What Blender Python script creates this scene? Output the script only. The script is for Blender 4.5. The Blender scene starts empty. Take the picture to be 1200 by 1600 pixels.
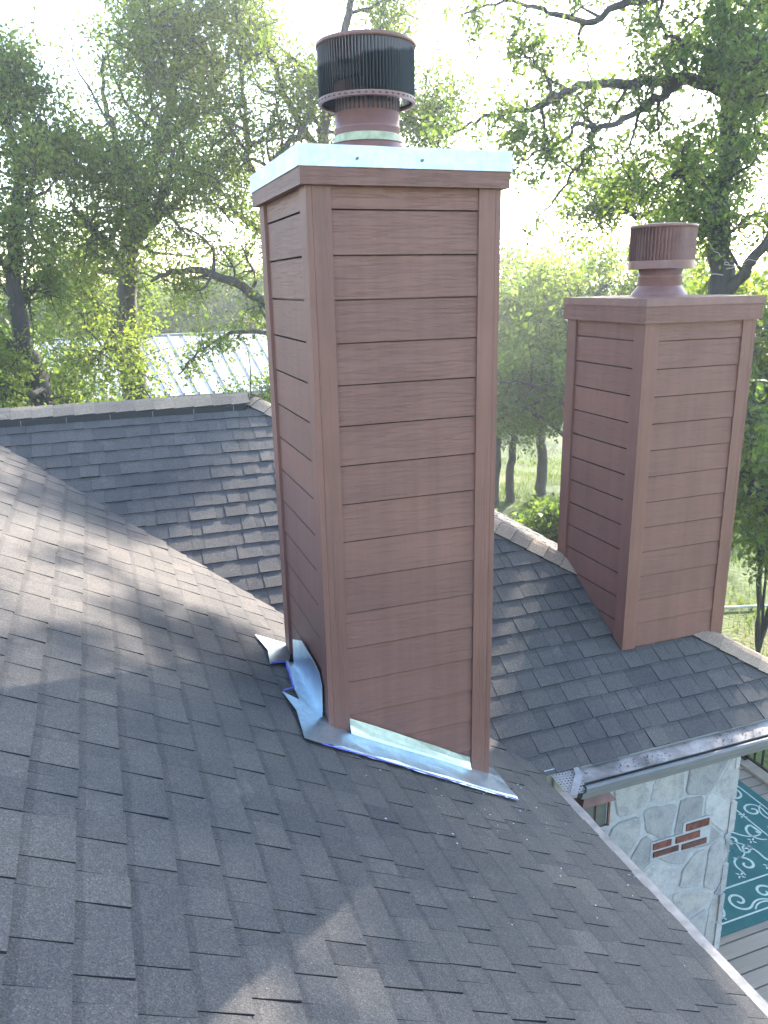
import bpy, math, random
import numpy as np
from mathutils import Vector, Matrix

# ------------------------------------------------------------------ camera, sky, sun, exposure
sc = bpy.context.scene
COL = sc.collection
CAM = np.array([0.0, 0.0, 6.1])
F_PX, YAW, PITCH, ROLL = 1214.4, math.radians(19.63), math.radians(16.40), math.radians(1.177)
_f = np.array([math.sin(YAW) * math.cos(PITCH), math.cos(YAW) * math.cos(PITCH), -math.sin(PITCH)])
_r = np.array([math.cos(YAW), -math.sin(YAW), 0.0])
_d = np.cross(_f, _r)
RGT = _r * math.cos(ROLL) + _d * math.sin(ROLL)
DWN = -_r * math.sin(ROLL) + _d * math.cos(ROLL)
cd = bpy.data.cameras.new("camera"); cam = bpy.data.objects.new("camera", cd); COL.objects.link(cam)
cd.sensor_fit = 'AUTO'; cd.sensor_width = 36.0; cd.lens = F_PX / 1600 * 36.0
cd.clip_start = 0.05; cd.clip_end = 1500
M = Matrix.Identity(4)
for i in range(3):
    M[i][0] = RGT[i]; M[i][1] = -DWN[i]; M[i][2] = -_f[i]; M[i][3] = CAM[i]
cam.matrix_world = M
sc.camera = cam

SUN_AZ, SUN_EL = math.radians(43), math.radians(27.5)      # azimuth from +Y towards +X
w = bpy.data.worlds.new("World"); sc.world = w; w.use_nodes = True
nt = w.node_tree; bg = nt.nodes["Background"]
sky = nt.nodes.new("ShaderNodeTexSky"); sky.sky_type = 'NISHITA'; sky.sun_disc = False
sky.sun_elevation = SUN_EL; sky.sun_rotation = SUN_AZ
sky.air_density = 1.0; sky.dust_density = 0.8; sky.ozone_density = 1.2
nt.links.new(sky.outputs[0], bg.inputs[0]); bg.inputs[1].default_value = 0.15
sl = bpy.data.lights.new("sun", 'SUN'); so = bpy.data.objects.new("sun", sl); COL.objects.link(so)
sl.energy = 3.8; sl.angle = math.radians(0.9); sl.color = (1.0, 0.91, 0.81)
sdir = Vector((math.sin(SUN_AZ) * math.cos(SUN_EL), math.cos(SUN_AZ) * math.cos(SUN_EL), math.sin(SUN_EL)))
so.rotation_euler = sdir.to_track_quat('Z', 'Y').to_euler(); so.location = (20, 20, 30)
sc.view_settings.view_transform = 'Standard'; sc.view_settings.look = 'None'
sc.view_settings.gamma = 1.0; sc.view_settings.exposure = 2.68
sc.view_settings.use_curve_mapping = False
sc.cycles.max_bounces = 8; sc.cycles.diffuse_bounces = 5; sc.cycles.transmission_bounces = 4
sc.cycles.volume_bounces = 0; sc.cycles.transparent_max_bounces = 6
sc.cycles.use_denoising = True
sc.cycles.use_adaptive_sampling = True; sc.cycles.adaptive_threshold = 0.02

rnd = random.Random(11)
RNG = np.random.default_rng(5)

def at(u, v, D):
    """world point at horizontal distance D from the camera on the line of sight of a survey mark"""
    q = RGT * (u - 600) / F_PX + DWN * (v - 800) / F_PX + _f
    return CAM + q * D / math.hypot(q[0], q[1])
def proj(P):
    p = np.asarray(P, float) - CAM; z = p @ _f
    return 600 + F_PX * (p @ RGT) / z, 800 + F_PX * (p @ DWN) / z, z

# ------------------------------------------------------------------ materials
def mat(name):
    m = bpy.data.materials.new(name); m.use_nodes = True
    return m, m.node_tree, m.node_tree.nodes["Principled BSDF"]
class N:
    """tiny node helper"""
    def __init__(s, t): s.t = t
    def n(s, typ, **k):
        o = s.t.nodes.new(typ)
        for a, b in k.items(): setattr(o, a, b)
        return o
    def l(s, a, b): s.t.links.new(a, b)
    def coord(s, scale=(1, 1, 1), kind='Object'):
        c = s.n("ShaderNodeTexCoord"); m = s.n("ShaderNodeMapping"); m.inputs['Scale'].default_value = scale
        s.l(c.outputs[kind], m.inputs[0]); return m.outputs[0]
    def noise(s, vec, scale, detail=3, rough=.55, dist=0):
        o = s.n("ShaderNodeTexNoise"); o.inputs['Scale'].default_value = scale; o.inputs['Detail'].default_value = detail
        o.inputs['Roughness'].default_value = rough; o.inputs['Distortion'].default_value = dist
        s.l(vec, o.inputs['Vector']); return o.outputs[0]
    def ramp(s, fac, stops):
        o = s.n("ShaderNodeValToRGB"); e = o.color_ramp.elements
        e[0].position, e[0].color = stops[0][0], (*stops[0][1], 1); e[1].position, e[1].color = stops[-1][0], (*stops[-1][1], 1)
        for p, c in stops[1:-1]:
            x = e.new(p); x.color = (*c, 1)
        s.l(fac, o.inputs[0]); return o.outputs[0]
    def mix(s, fac, a, b, mode='MIX'):
        o = s.n("ShaderNodeMix", data_type='RGBA', blend_type=mode)
        for v, k in ((fac, 0), (a, 6), (b, 7)):
            if isinstance(v, (int, float)): o.inputs[k].default_value = v
            elif isinstance(v, tuple): o.inputs[k].default_value = (*v, 1)
            else: s.l(v, o.inputs[k])
        return o.outputs[2]
    def math(s, op, a, b=0.0, c=None):
        o = s.n("ShaderNodeMath", operation=op)
        for v, k in ((a, 0), (b, 1), (c, 2)):
            if v is None: continue
            if isinstance(v, (int, float)): o.inputs[k].default_value = v
            else: s.l(v, o.inputs[k])
        return o.outputs[0]
    def attr(s, name):
        o = s.n("ShaderNodeAttribute"); o.attribute_name = name; return o.outputs['Fac']
    def bump(s, h, strength, dist, prin):
        o = s.n("ShaderNodeBump"); o.inputs['Strength'].default_value = strength; o.inputs['Distance'].default_value = dist
        s.l(h, o.inputs['Height']); s.l(o.outputs[0], prin.inputs['Normal']); return o

def m_plain(name, col, rough=.6, metal=0., var=.15, scale=8., bump=0., bscale=60.):
    m, t, p = mat(name); k = N(t); v = k.coord()
    n1 = k.noise(v, scale, 4)
    lo = tuple(c * (1 - var) for c in col); hi = tuple(min(1, c * (1 + var)) for c in col)
    k.l(k.ramp(n1, [(.3, lo), (.7, hi)]), p.inputs['Base Color'])
    p.inputs['Roughness'].default_value = rough; p.inputs['Metallic'].default_value = metal
    if bump: k.bump(k.noise(v, bscale, 3), bump, .01, p)
    return m

def m_shingle(name, tint=(1.01, .995, .96)):
    m, t, p = mat(name); k = N(t); v = k.coord()
    tone = k.attr('tone')
    g = lambda c: tuple(a * b for a, b in zip(c, tint))
    base = k.ramp(tone, [(0, g((.055, .054, .056))), (.35, g((.078, .074, .073))), (.65, g((.100, .093, .088))), (1, g((.128, .116, .105)))])
    gran = k.n("ShaderNodeTexVoronoi"); gran.inputs['Scale'].default_value = 260; k.l(v, gran.inputs['Vector'])
    gs = k.ramp(gran.outputs['Color'], [(0, (.55, .55, .56)), (.55, (.95, .95, .95)), (.8, (1.2, 1.18, 1.15)), (1, (1.8, 1.76, 1.7))])
    c1 = k.mix(1.0, base, gs, 'MULTIPLY')
    big = k.ramp(k.noise(v, 1.1, 6, .65), [(.3, (.72, .75, .79)), (.5, (1.0, .99, .98)), (.7, (1.26, 1.20, 1.12))])
    c2 = k.mix(1.0, c1, big, 'MULTIPLY')
    st = k.noise(k.coord((6, 6, 6)), 1.0, 5, .7, .6)
    stf = k.ramp(st, [(.60, (0, 0, 0)), (.76, (1, 1, 1))])
    c3 = k.mix(k.math('MULTIPLY', stf, .35), c2, g((.22, .20, .185)))
    k.l(c3, p.inputs['Base Color'])
    p.inputs['Roughness'].default_value = .9; p.inputs['Specular IOR Level'].default_value = .35
    h = k.math('ADD', k.math('MULTIPLY', gran.outputs['Distance'], .5), k.math('MULTIPLY', k.noise(v, 22, 3), 1.2))
    k.bump(h, .5, .006, p)
    return m

def m_paint(name, vertical, col=(.183, .085, .063)):
    m, t, p = mat(name); k = N(t)
    sc1 = (70, 70, 1.6) if vertical else (4.0, 4.0, 80)
    v = k.coord(sc1); v2 = k.coord()
    oi = k.n("ShaderNodeObjectInfo")
    add = k.n("ShaderNodeVectorMath", operation='ADD')
    cv = k.n("ShaderNodeCombineXYZ")
    for i in range(3): k.l(k.math('MULTIPLY', oi.outputs['Random'], 37.0 * (i + 1)), cv.inputs[i])
    k.l(v, add.inputs[0]); k.l(cv.outputs[0], add.inputs[1])
    grain = k.noise(add.outputs[0], 1.0, 5, .62, 1.6)
    fade = k.noise(v2, 2.4, 4, .6)
    c = k.ramp(fade, [(.28, tuple(a * .9 for a in col)), (.72, tuple(a * 1.1 for a in col))])
    rv = k.ramp(oi.outputs['Random'], [(0, (.93, .93, .94)), (1, (1.07, 1.06, 1.05))])
    c = k.mix(1.0, c, rv, 'MULTIPLY')
    gd = k.ramp(grain, [(.32, (.96, .96, .96)), (.5, (1, 1, 1)), (.75, (1.02, 1.02, 1.02))])
    c = k.mix(1.0, c, gd, 'MULTIPLY')
    stk = k.ramp(k.noise(k.coord((17, 17, .9)), 1.0, 4, .6), [(.35, (.90, .90, .91)), (.6, (1.02, 1.02, 1.02))])
    c = k.mix(1.0, c, stk, 'MULTIPLY')
    spots = k.ramp(k.noise(v2, 38, 2, .5), [(.74, (0, 0, 0)), (.80, (1, 1, 1))])
    c = k.mix(k.math('MULTIPLY', spots, .25), c, (.26, .19, .17))
    k.l(c, p.inputs['Base Color'])
    p.inputs['Roughness'].default_value = .55; p.inputs['Specular IOR Level'].default_value = .4
    gr2 = k.ramp(grain, [(.30, (0, 0, 0)), (.48, (.8, .8, .8)), (.8, (1, 1, 1))])
    k.bump(gr2, .6, .004, p)
    return m

def m_galv(name, col=(.72, .78, .80), rough=.34, metal=.9):
    m, t, p = mat(name); k = N(t); v = k.coord()
    vo = k.n("ShaderNodeTexVoronoi"); vo.inputs['Scale'].default_value = 55; k.l(v, vo.inputs['Vector'])
    sp = k.ramp(vo.outputs['Color'], [(0, tuple(a * .88 for a in col)), (1, tuple(min(1, a * 1.08) for a in col))])
    sm = k.ramp(k.noise(v, 9, 4, .6), [(.3, (.84, .86, .9)), (.65, (1.03, 1.03, 1.02))])
    k.l(k.mix(1.0, sp, sm, 'MULTIPLY'), p.inputs['Base Color'])
    p.inputs['Metallic'].default_value = metal
    k.l(k.math('MULTIPLY_ADD', k.noise(v, 14, 3), .25, rough - .12), p.inputs['Roughness'])
    k.bump(k.noise(v, 4, 2), .14, .02, p)
    return m

def m_leaf(name, dark, mid, light, trans=.45):
    m, t, p = mat(name); k = N(t)
    tone = k.attr('tone')
    c = k.ramp(tone, [(0, dark), (.5, mid), (1, light)])
    k.l(c, p.inputs['Base Color']); p.inputs['Roughness'].default_value = .5
    p.inputs['Specular IOR Level'].default_value = .2
    tr = k.n("ShaderNodeBsdfTranslucent")
    k.l(k.mix(1.0, c, (1.7, 1.75, .75), 'MULTIPLY'), tr.inputs[0])
    mx = k.n("ShaderNodeMixShader"); mx.inputs[0].default_value = trans
    k.l(p.outputs[0], mx.inputs[1]); k.l(tr.outputs[0], mx.inputs[2])
    k.l(mx.outputs[0], t.nodes['Material Output'].inputs[0])
    return m

MAT = {}
MAT['shingle'] = m_shingle('asphalt_shingle_granules')
MAT['shingle_edge'] = m_plain('asphalt_cut_edge', (.016, .016, .017), .9, 0, .3, 60)
MAT['cap_shingle'] = m_shingle('ridge_cap_granules', (3.2, 2.55, 1.9))
MAT['siding'] = m_paint('brown_painted_siding', False)
MAT['lapshade'] = m_plain('lap_shade_edge', (.042, .024, .021), .9, 0, .3, 30)  # dark board edges paint in the shade line under each lap
MAT['trim'] = m_paint('brown_painted_trim', True)
MAT['trimh'] = m_paint('brown_painted_band', False)
MAT['brownmetal'] = m_plain('brown_painted_metal', (.180, .084, .067), .45, 0, .14, 14, .15, 40)
MAT['galv'] = m_galv('galvanised_cap_metal', (.50, .585, .72), .42, .85)
MAT['flash'] = m_galv('new_flashing_metal', (.62, .73, .78), .36, .92)
MAT['bluetape'] = m_plain('blue_primer', (.10, .12, .50), .5, 0, .25, 40)
MAT['sealant'] = m_plain('pale_sealant', (.36, .36, .22), .6, 0, .25, 30, .4, 50)
MAT['darkmetal'] = m_plain('dark_vent_slots', (.012, .014, .014), .7)
MAT['gutter'] = m_plain('tan_gutter_metal', (.23, .205, .185), .55, 0, .55, 7)
MAT['gutterlip'] = m_plain('gutter_front_paint', (.15, .155, .16), .45, 0, .12, 6)
MAT['fascia'] = m_plain('fascia_paint', (.30, .29, .25), .6, 0, .1, 6)
MAT['mortar'] = m_plain('lime_mortar', (.345, .36, .375), .9, 0, .14, 14, .6, 40)
MAT['brick'] = m_plain('red_brick', (.15, .050, .034), .85, 0, .5, 26, .5, 90)
MAT['brickd'] = m_plain('dark_red_brick', (.10, .042, .032), .85, 0, .45, 22, .5, 90)
MAT['copper'] = m_plain('aged_copper', (.16, .085, .07), .5, .3, .25, 12)
MAT['glass'] = m_plain('lantern_glass', (.10, .11, .11), .15, 0, .2, 8)
MAT['black'] = m_plain('black_painted_iron', (.012, .012, .013), .4)
MAT['scroll'] = m_plain('cream_scroll_print', (.42, .52, .46), .9, 0, .15, 20)
MAT['rubber'] = m_plain('black_hose_rubber', (.015, .02, .025), .45)
MAT['pipe'] = m_plain('pale_pipe', (.55, .55, .52), .5)
MAT['soil'] = m_plain('soffit', (.35, .33, .30), .7)
MAT['flake'] = m_plain('white_flakes', (.6, .66, .72), .6)
MAT['wallpaint'] = m_plain('shed_wall', (.33, .31, .27), .8)
MAT['twig'] = m_plain('dead_bleached_twig', (.34, .31, .27), .85)

def m_fluecap():
    m, t, p = mat('sooty_vent_fins'); k = N(t)
    c = k.n("ShaderNodeTexCoord"); v = c.outputs['Object']
    sx = k.n("ShaderNodeSeparateXYZ"); k.l(v, sx.inputs[0])
    nz = k.noise(v, 9, 4, .6)
    # faded grey upper patch where the soot has washed off
    hgt = k.math('ADD', k.math('SUBTRACT', sx.outputs[2], 3.1), k.math('MULTIPLY', nz, .08))
    side = k.math('MULTIPLY', sx.outputs[0], -.16)
    mk = k.ramp(k.math('ADD', hgt, side), [(.485, (0, 0, 0)), (.50, (1, 1, 1))])
    k.l(k.mix(mk, (.010, .013, .013), (.13, .115, .115)), p.inputs['Base Color'])
    p.inputs['Roughness'].default_value = .6
    return m
MAT['fins'] = m_fluecap()

def m_stone():
    m, t, p = mat('whitewashed_limestone'); k = N(t); v = k.coord(); tone = k.attr('tone')
    c = k.ramp(tone, [(0, (.23, .235, .24)), (.3, (.30, .31, .32)), (.6, (.36, .355, .34)), (1, (.41, .415, .42))])
    b = k.ramp(k.noise(v, 9, 7, .7), [(.28, (.58, .60, .63)), (.5, (1, 1, 1)), (.72, (1.2, 1.18, 1.14))])
    k.l(k.mix(1.0, c, b, 'MULTIPLY'), p.inputs['Base Color']); p.inputs['Roughness'].default_value = .9
    k.bump(k.math('ADD', k.noise(v, 16, 5, .65), k.math('MULTIPLY', k.noise(v, 80, 3), .3)), .7, .02, p)
    return m
MAT['stone'] = m_stone()

def m_deck():
    m, t, p = mat('weathered_deck_board'); k = N(t); v = k.coord((1.2, 40, 40)); oi = k.n("ShaderNodeObjectInfo")
    c = k.ramp(oi.outputs['Random'], [(0, (.235, .200, .155)), (1, (.315, .275, .22))])
    g = k.ramp(k.noise(v, 1.0, 5, .6), [(.3, (.82, .82, .82)), (.7, (1.1, 1.1, 1.1))])
    k.l(k.mix(1.0, c, g, 'MULTIPLY'), p.inputs['Base Color']); p.inputs['Roughness'].default_value = .7
    k.bump(k.noise(v, 1.0, 4), .3, .004, p); return m
MAT['deck'] = m_deck()

def m_rug():
    m, t, p = mat('teal_woven_rug'); k = N(t); v = k.coord()
    c = k.ramp(k.noise(v, 3, 4), [(.3, (.016, .105, .105)), (.7, (.028, .145, .138))])
    wv = k.n("ShaderNodeTexWave"); wv.inputs['Scale'].default_value = 60; k.l(v, wv.inputs['Vector'])
    k.l(k.mix(.15, c, wv.outputs[0], 'MULTIPLY'), p.inputs['Base Color']); p.inputs['Roughness'].default_value = .95
    k.bump(wv.outputs[1], .3, .004, p); return m
MAT['rug'] = m_rug()

def m_bark(name, col):
    m, t, p = mat(name); k = N(t); v = k.coord((14, 14, 3.0))
    n = k.noise(v, 1.0, 6, .7, .8)
    k.l(k.ramp(n, [(.3, tuple(a * .45 for a in col)), (.62, col), (.8, tuple(a * 1.7 for a in col))]), p.inputs['Base Color'])
    p.inputs['Roughness'].default_value = .95; k.bump(n, .9, .03, p); return m
MAT['bark'] = m_bark('oak_bark', (.085, .075, .066))
MAT['bark2'] = m_bark('dark_oak_bark', (.06, .055, .05))
MAT['leafA'] = m_leaf('live_oak_leaves', (.068, .112, .036), (.125, .172, .052), (.205, .230, .072), .6)
MAT['leafB'] = m_leaf('post_oak_leaves', (.058, .100, .036), (.100, .150, .050), (.160, .200, .064), .58)
MAT['leafC'] = m_leaf('elm_leaves', (.066, .110, .032), (.115, .165, .046), (.190, .220, .062), .58)
MAT['leafD'] = m_leaf('shrub_leaves', (.050, .10, .028), (.085, .145, .040), (.13, .19, .05))

def m_grass():
    m, t, p = mat('meadow_ground'); k = N(t); v = k.coord()
    a = k.ramp(k.noise(v, .35, 5, .6), [(.3, (.060, .105, .024)), (.5, (.095, .135, .034)), (.7, (.15, .145, .06))])
    b = k.ramp(k.noise(v, 9, 5, .7), [(.3, (.6, .62, .55)), (.7, (1.3, 1.28, 1.2))])
    k.l(k.mix(1.0, a, b, 'MULTIPLY'), p.inputs['Base Color']); p.inputs['Roughness'].default_value = .95
    k.bump(k.noise(v, 14, 5), .8, .06, p); return m
MAT['grass'] = m_grass()
MAT['blade'] = m_leaf('grass_blades', (.055, .10, .018), (.10, .155, .032), (.19, .20, .065), .4)

def m_metalroof():
    m, t, p = mat('white_metal_roofing'); k = N(t); v = k.coord()
    k.l(k.ramp(k.noise(v, 2, 4), [(.3, (.30, .31, .32)), (.7, (.35, .35, .35))]), p.inputs['Base Color'])
    p.inputs['Roughness'].default_value = .5; p.inputs['Metallic'].default_value = .1; return m
MAT['metalroof'] = m_metalroof()

# ------------------------------------------------------------------ object helpers
ORG = {}
def new_empty(name, loc, label, cat, group=None):
    o = bpy.data.objects.new(name, None); COL.objects.link(o); o.location = loc
    o.empty_display_size = .2
    o['label'] = label; o['category'] = cat
    if group: o['group'] = group
    ORG[o] = np.array(loc, float); return o
def tag(o, label=None, cat=None, group=None, kind=None):
    if label: o['label'] = label
    if cat: o['category'] = cat
    if group: o['group'] = group
    if kind: o['kind'] = kind
    return o
def build(name, verts, faces, mats, parent=None, smooth=False, fmat=None, tone=None, origin=None):
    """verts in world space; one mesh object. origin = its own base point (top level only)"""
    org = ORG[parent] if parent is not None else (np.zeros(3) if origin is None else np.array(origin, float))
    me = bpy.data.meshes.new(name)
    V = np.asarray(verts, float).reshape(-1, 3) - org
    me.from_pydata(V.tolist(), [], [list(map(int, f)) for f in faces])
    for m in (mats if isinstance(mats, (list, tuple)) else [mats]): me.materials.append(MAT[m])
    if fmat is not None: me.polygons.foreach_set('material_index', np.asarray(fmat, np.int32))
    if tone is not None:
        a = me.attributes.new('tone', 'FLOAT', 'FACE')
        a.data.foreach_set('value', np.broadcast_to(np.asarray(tone, np.float32), (len(me.polygons),)).copy())
    if smooth: me.polygons.foreach_set('use_smooth', [True] * len(me.polygons))
    me.update()
    o = bpy.data.objects.new(name, me); COL.objects.link(o)
    if parent is not None: o.parent = parent
    else: o.location = org
    ORG[o] = org
    return o
def quads_mesh(name, V, mat_name, parent, tone=None, nper=4):
    """fast mesh of separate n-gons; V is (n, nper, 3) world"""
    n = len(V); org = ORG[parent] if parent is not None else np.zeros(3)
    me = bpy.data.meshes.new(name)
    me.vertices.add(n * nper); me.vertices.foreach_set('co', (V.reshape(-1, 3) - org).astype(np.float32).ravel())
    me.loops.add(n * nper); me.loops.foreach_set('vertex_index', np.arange(n * nper, dtype=np.int32))
    me.polygons.add(n); me.polygons.foreach_set('loop_start', np.arange(0, n * nper, nper, dtype=np.int32))
    try: me.polygons.foreach_set('loop_total', np.full(n, nper, np.int32))
    except Exception: pass
    if tone is not None:
        a = me.attributes.new('tone', 'FLOAT', 'FACE'); a.data.foreach_set('value', tone.astype(np.float32))
    me.materials.append(MAT[mat_name]); me.update(calc_edges=True)
    o = bpy.data.objects.new(name, me); COL.objects.link(o)
    if parent is not None: o.parent = parent
    ORG[o] = org
    return o
class MB:
    """collects shapes in world space for one mesh"""
    def __init__(s): s.v = []; s.f = []; s.m = []
    def add(s, verts, faces, mi=0):
        b = len(s.v); s.v += [tuple(map(float, q)) for q in verts]
        for f in faces: s.f.append([b + i for i in f]); s.m.append(mi)
    def box(s, a, b, mi=0):
        x0, y0, z0 = a; x1, y1, z1 = b
        s.add([(x0, y0, z0), (x1, y0, z0), (x1, y1, z0), (x0, y1, z0), (x0, y0, z1), (x1, y0, z1), (x1, y1, z1), (x0, y1, z1)],
              [(0, 3, 2, 1), (4, 5, 6, 7), (0, 1, 5, 4), (1, 2, 6, 5), (2, 3, 7, 6), (3, 0, 4, 7)], mi)
    def prism(s, front, back, mi=0, mside=None):
        n = len(front); ms = mi if mside is None else mside
        b = len(s.v); s.v += [tuple(map(float, q)) for q in list(front) + list(back)]
        s.f.append([b + i for i in range(n)]); s.m.append(mi)
        s.f.append([b + n + i for i in reversed(range(n))]); s.m.append(ms)
        for i in range(n):
            j = (i + 1) % n
            s.f.append([b + j, b + i, b + n + i, b + n + j]); s.m.append(ms)
    def tube(s, pts, rad, n=6, mi=0, cap=True):
        P = np.asarray(pts, float); rad = np.broadcast_to(np.asarray(rad, float), (len(P),))
        T = np.gradient(P, axis=0); T /= (np.linalg.norm(T, axis=1)[:, None] + 1e-9)
        ref = np.array([0, 0, 1.]) if abs(T[0][2]) < .9 else np.array([1., 0, 0])
        b = len(s.v); ang = np.arange(n) * 2 * math.pi / n
        A = np.cross(T, ref); A /= (np.linalg.norm(A, axis=1)[:, None] + 1e-9); B = np.cross(T, A)
        R = P[:, None] + rad[:, None, None] * (np.cos(ang)[None, :, None] * A[:, None] + np.sin(ang)[None, :, None] * B[:, None])
        s.v += [tuple(q) for q in R.reshape(-1, 3)]
        for i in range(len(P) - 1):
            for j in range(n):
                k = (j + 1) % n
                s.f.append([b + i * n + j, b + i * n + k, b + (i + 1) * n + k, b + (i + 1) * n + j]); s.m.append(mi)
        if cap:
            s.f.append([b + j for j in range(n)]); s.m.append(mi)
            e = b + (len(P) - 1) * n; s.f.append([e + j for j in reversed(range(n))]); s.m.append(mi)
    def lathe(s, cx, cy, prof, n=48, mi=0):
        b = len(s.v)
        for r, z in prof:
            for j in range(n):
                a = 2 * math.pi * j / n; s.v.append((cx + r * math.cos(a), cy + r * math.sin(a), z))
        for i in range(len(prof) - 1):
            for j in range(n):
                k = (j + 1) % n
                s.f.append([b + i * n + j, b + i * n + k, b + (i + 1) * n + k, b + (i + 1) * n + j]); s.m.append(mi)
    def out(s, name, mats, parent=None, smooth=False, **k):
        return build(name, s.v, s.f, mats, parent, smooth, s.m, **k)
def clip(poly, a, b, c):
    """keep a*x+b*y<=c"""
    out = []
    n = len(poly)
    for i in range(n):
        p, q = poly[i], poly[(i + 1) % n]
        dp, dq = a * p[0] + b * p[1] - c, a * q[0] + b * q[1] - c
        if dp <= 0: out.append(p)
        if dp * dq < 0:
            t = dp / (dp - dq); out.append((p[0] + t * (q[0] - p[0]), p[1] + t * (q[1] - p[1])))
    return out
def area(poly):
    return .5 * abs(sum(poly[i][0] * poly[(i + 1) % len(poly)][1] - poly[(i + 1) % len(poly)][0] * poly[i][1] for i in range(len(poly))))

# ------------------------------------------------------------------ the ground
SL = .567; NL = math.sqrt(1 + SL * SL)
VAL, HIP = 5.82, 8.20
RIDGE_Y, EAVE_Y, EAVE_X, RIDGE_X, HIP_X = 6.93, 3.535, 2.205, -1.11, 4.665
zA = lambda y: 1.20 + SL * y          # slope falling towards -y (behind both chimneys)
zB = lambda x: 4.50 - SL * x          # slope falling towards +x (the near one)
g = MB()
gx = np.concatenate([np.linspace(-400, -60, 8), np.linspace(-40, 60, 41), np.linspace(80, 500, 8)])
gy = np.concatenate([np.linspace(-200, -40, 5), np.linspace(-20, 80, 41), np.linspace(100, 700, 8)])
gv = [(x, y, (.10 * math.sin(x * .31) * math.cos(y * .27) if (x * x + y * y) > 90 else 0) - .02) for y in gy for x in gx]
nx_ = len(gx)
g.add(gv, [(j * nx_ + i, j * nx_ + i + 1, (j + 1) * nx_ + i + 1, (j + 1) * nx_ + i) for j in range(len(gy) - 1) for i in range(nx_ - 1)])
tag(g.out('ground', ['grass'], None, True), kind='structure')

# ------------------------------------------------------------------ the house: slopes, shingles, ridge, walls, gutters
house = new_empty('house', (2.0, 3.6, 0), 'house under grey-brown asphalt shingle slopes meeting in a valley, stone wall at right', 'house')
def slab(name, pts, drop=.16):
    b = MB(); top = [(x, y, z - .004) for x, y, z in pts]; bot = [(x, y, z - drop) for x, y, z in pts]
    b.prism(top, bot, 0, 1); return b.out(name, ['shingle', 'fascia'], house, tone=.4)
slA = slab('roof_slope', [(-9, EAVE_Y, zA(EAVE_Y)), (-4.51, EAVE_Y, zA(EAVE_Y)), (RIDGE_X, RIDGE_Y, zA(RIDGE_Y)), (VAL - EAVE_Y, EAVE_Y, zA(EAVE_Y)), (HIP_X, EAVE_Y, zA(EAVE_Y)), (HIP - RIDGE_Y, RIDGE_Y, zA(RIDGE_Y)), (-9, RIDGE_Y, zA(RIDGE_Y))])
slB = slab('roof_slope', [(RIDGE_X, -3, zB(RIDGE_X)), (EAVE_X, -3, zB(EAVE_X)), (EAVE_X, VAL - EAVE_X, zB(EAVE_X)), (RIDGE_X, RIDGE_Y, zB(RIDGE_X))])
zC = lambda x: zA(EAVE_Y) + SL * (HIP_X - x)
slC = slab('roof_slope', [(HIP_X, EAVE_Y, zC(HIP_X)), (HIP_X, 10.325, zC(HIP_X)), (HIP - RIDGE_Y, RIDGE_Y, zC(HIP - RIDGE_Y))])
zD = lambda y: zA(RIDGE_Y) - SL * (y - RIDGE_Y)
slD = slab('roof_slope', [(HIP - RIDGE_Y, RIDGE_Y, zD(RIDGE_Y)), (HIP_X, 10.325, zD(10.325)), (-9, 10.325, zD(10.325)), (-9, RIDGE_Y, zD(RIDGE_Y))])
zE = lambda x: zB(RIDGE_X) - SL * (RIDGE_X - x)
slE = slab('roof_slope', [(RIDGE_X, -3, zE(RIDGE_X)), (RIDGE_X, RIDGE_Y, zE(RIDGE_X)), (-4.51, EAVE_Y, zE(-4.51)), (-4.51, -3, zE(-4.51))])

EXP = .1275                                    # course spacing in plan
def shingles(t0, t1, q_eave, q_top, halfplanes, to_world, seed):
    """pieces (verts, faces, fmat, tone); t along the course, q falling down-slope"""
    r = random.Random(seed); out = []; i = 0
    q = q_eave
    while q > q_top:
        t = t0 - r.random() * .3; hi = r.random() < .5
        qj = r.uniform(-.003, .003)
        while t < t1:
            wd = r.uniform(.08, .20) if hi else r.uniform(.06, .15)
            if r.random() < .12: wd *= 1.5
            th = .0050 if hi else .0018
            th += r.uniform(-.0006, .0008)
            lift = .003 * max(0, r.gauss(-.8, 1))
            qb = q + qj + r.uniform(-.003, .003)
            poly = [(t, qb), (t + wd - .003, qb + r.uniform(-.002, .002)), (t + wd - .003, q - EXP - .02), (t, q - EXP - .02)]
            for (a, b, c) in halfplanes:
                poly = clip(poly, a, b, c + r.uniform(-.012, .012))
                if len(poly) < 3: break
            if len(poly) >= 3 and area(poly) > .0004:
                top = []; bot = []
                for (tt, qq) in poly:
                    s = (qb - qq) / (EXP + .02)
                    h = (.0058 + th + lift) * (1 - s) + .002 * s
                    top.append(to_world(tt, qq, h)); bot.append(to_world(tt, qq, .0005 + .005 * (1 - s)))
                n = len(top)
                F = [list(range(n))] + [[j, i2, n + i2, n + j] for i2 in range(n) for j in [(i2 + 1) % n]]
                tone = min(1, max(0, r.gauss(.56 if hi else .48, .10)))
                band_ = clip(poly, 0, 1, q - EXP + r.uniform(.020, .028))      # darker granule band, painting in the shade under the course above
                V_ = top + bot; T_ = [tone] * len(F); M_ = [0] + [1] * n
                if len(band_) >= 3:
                    b_ = len(V_)
                    for (tt, qq) in band_:
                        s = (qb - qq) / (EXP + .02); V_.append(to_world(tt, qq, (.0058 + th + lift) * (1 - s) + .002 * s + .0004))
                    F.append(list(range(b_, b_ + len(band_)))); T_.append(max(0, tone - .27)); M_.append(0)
                out.append((V_, F, M_, T_, n))
            t += wd; hi = not hi
        q -= EXP
    return out
nB = np.array([SL, 0, 1.]) / NL; nA = np.array([0, -SL, 1.]) / NL; nC = np.array([SL, 0, 1.]) / NL; nD = np.array([0, SL, 1.]) / NL; nE = np.array([-SL, 0, 1.]) / NL
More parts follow.
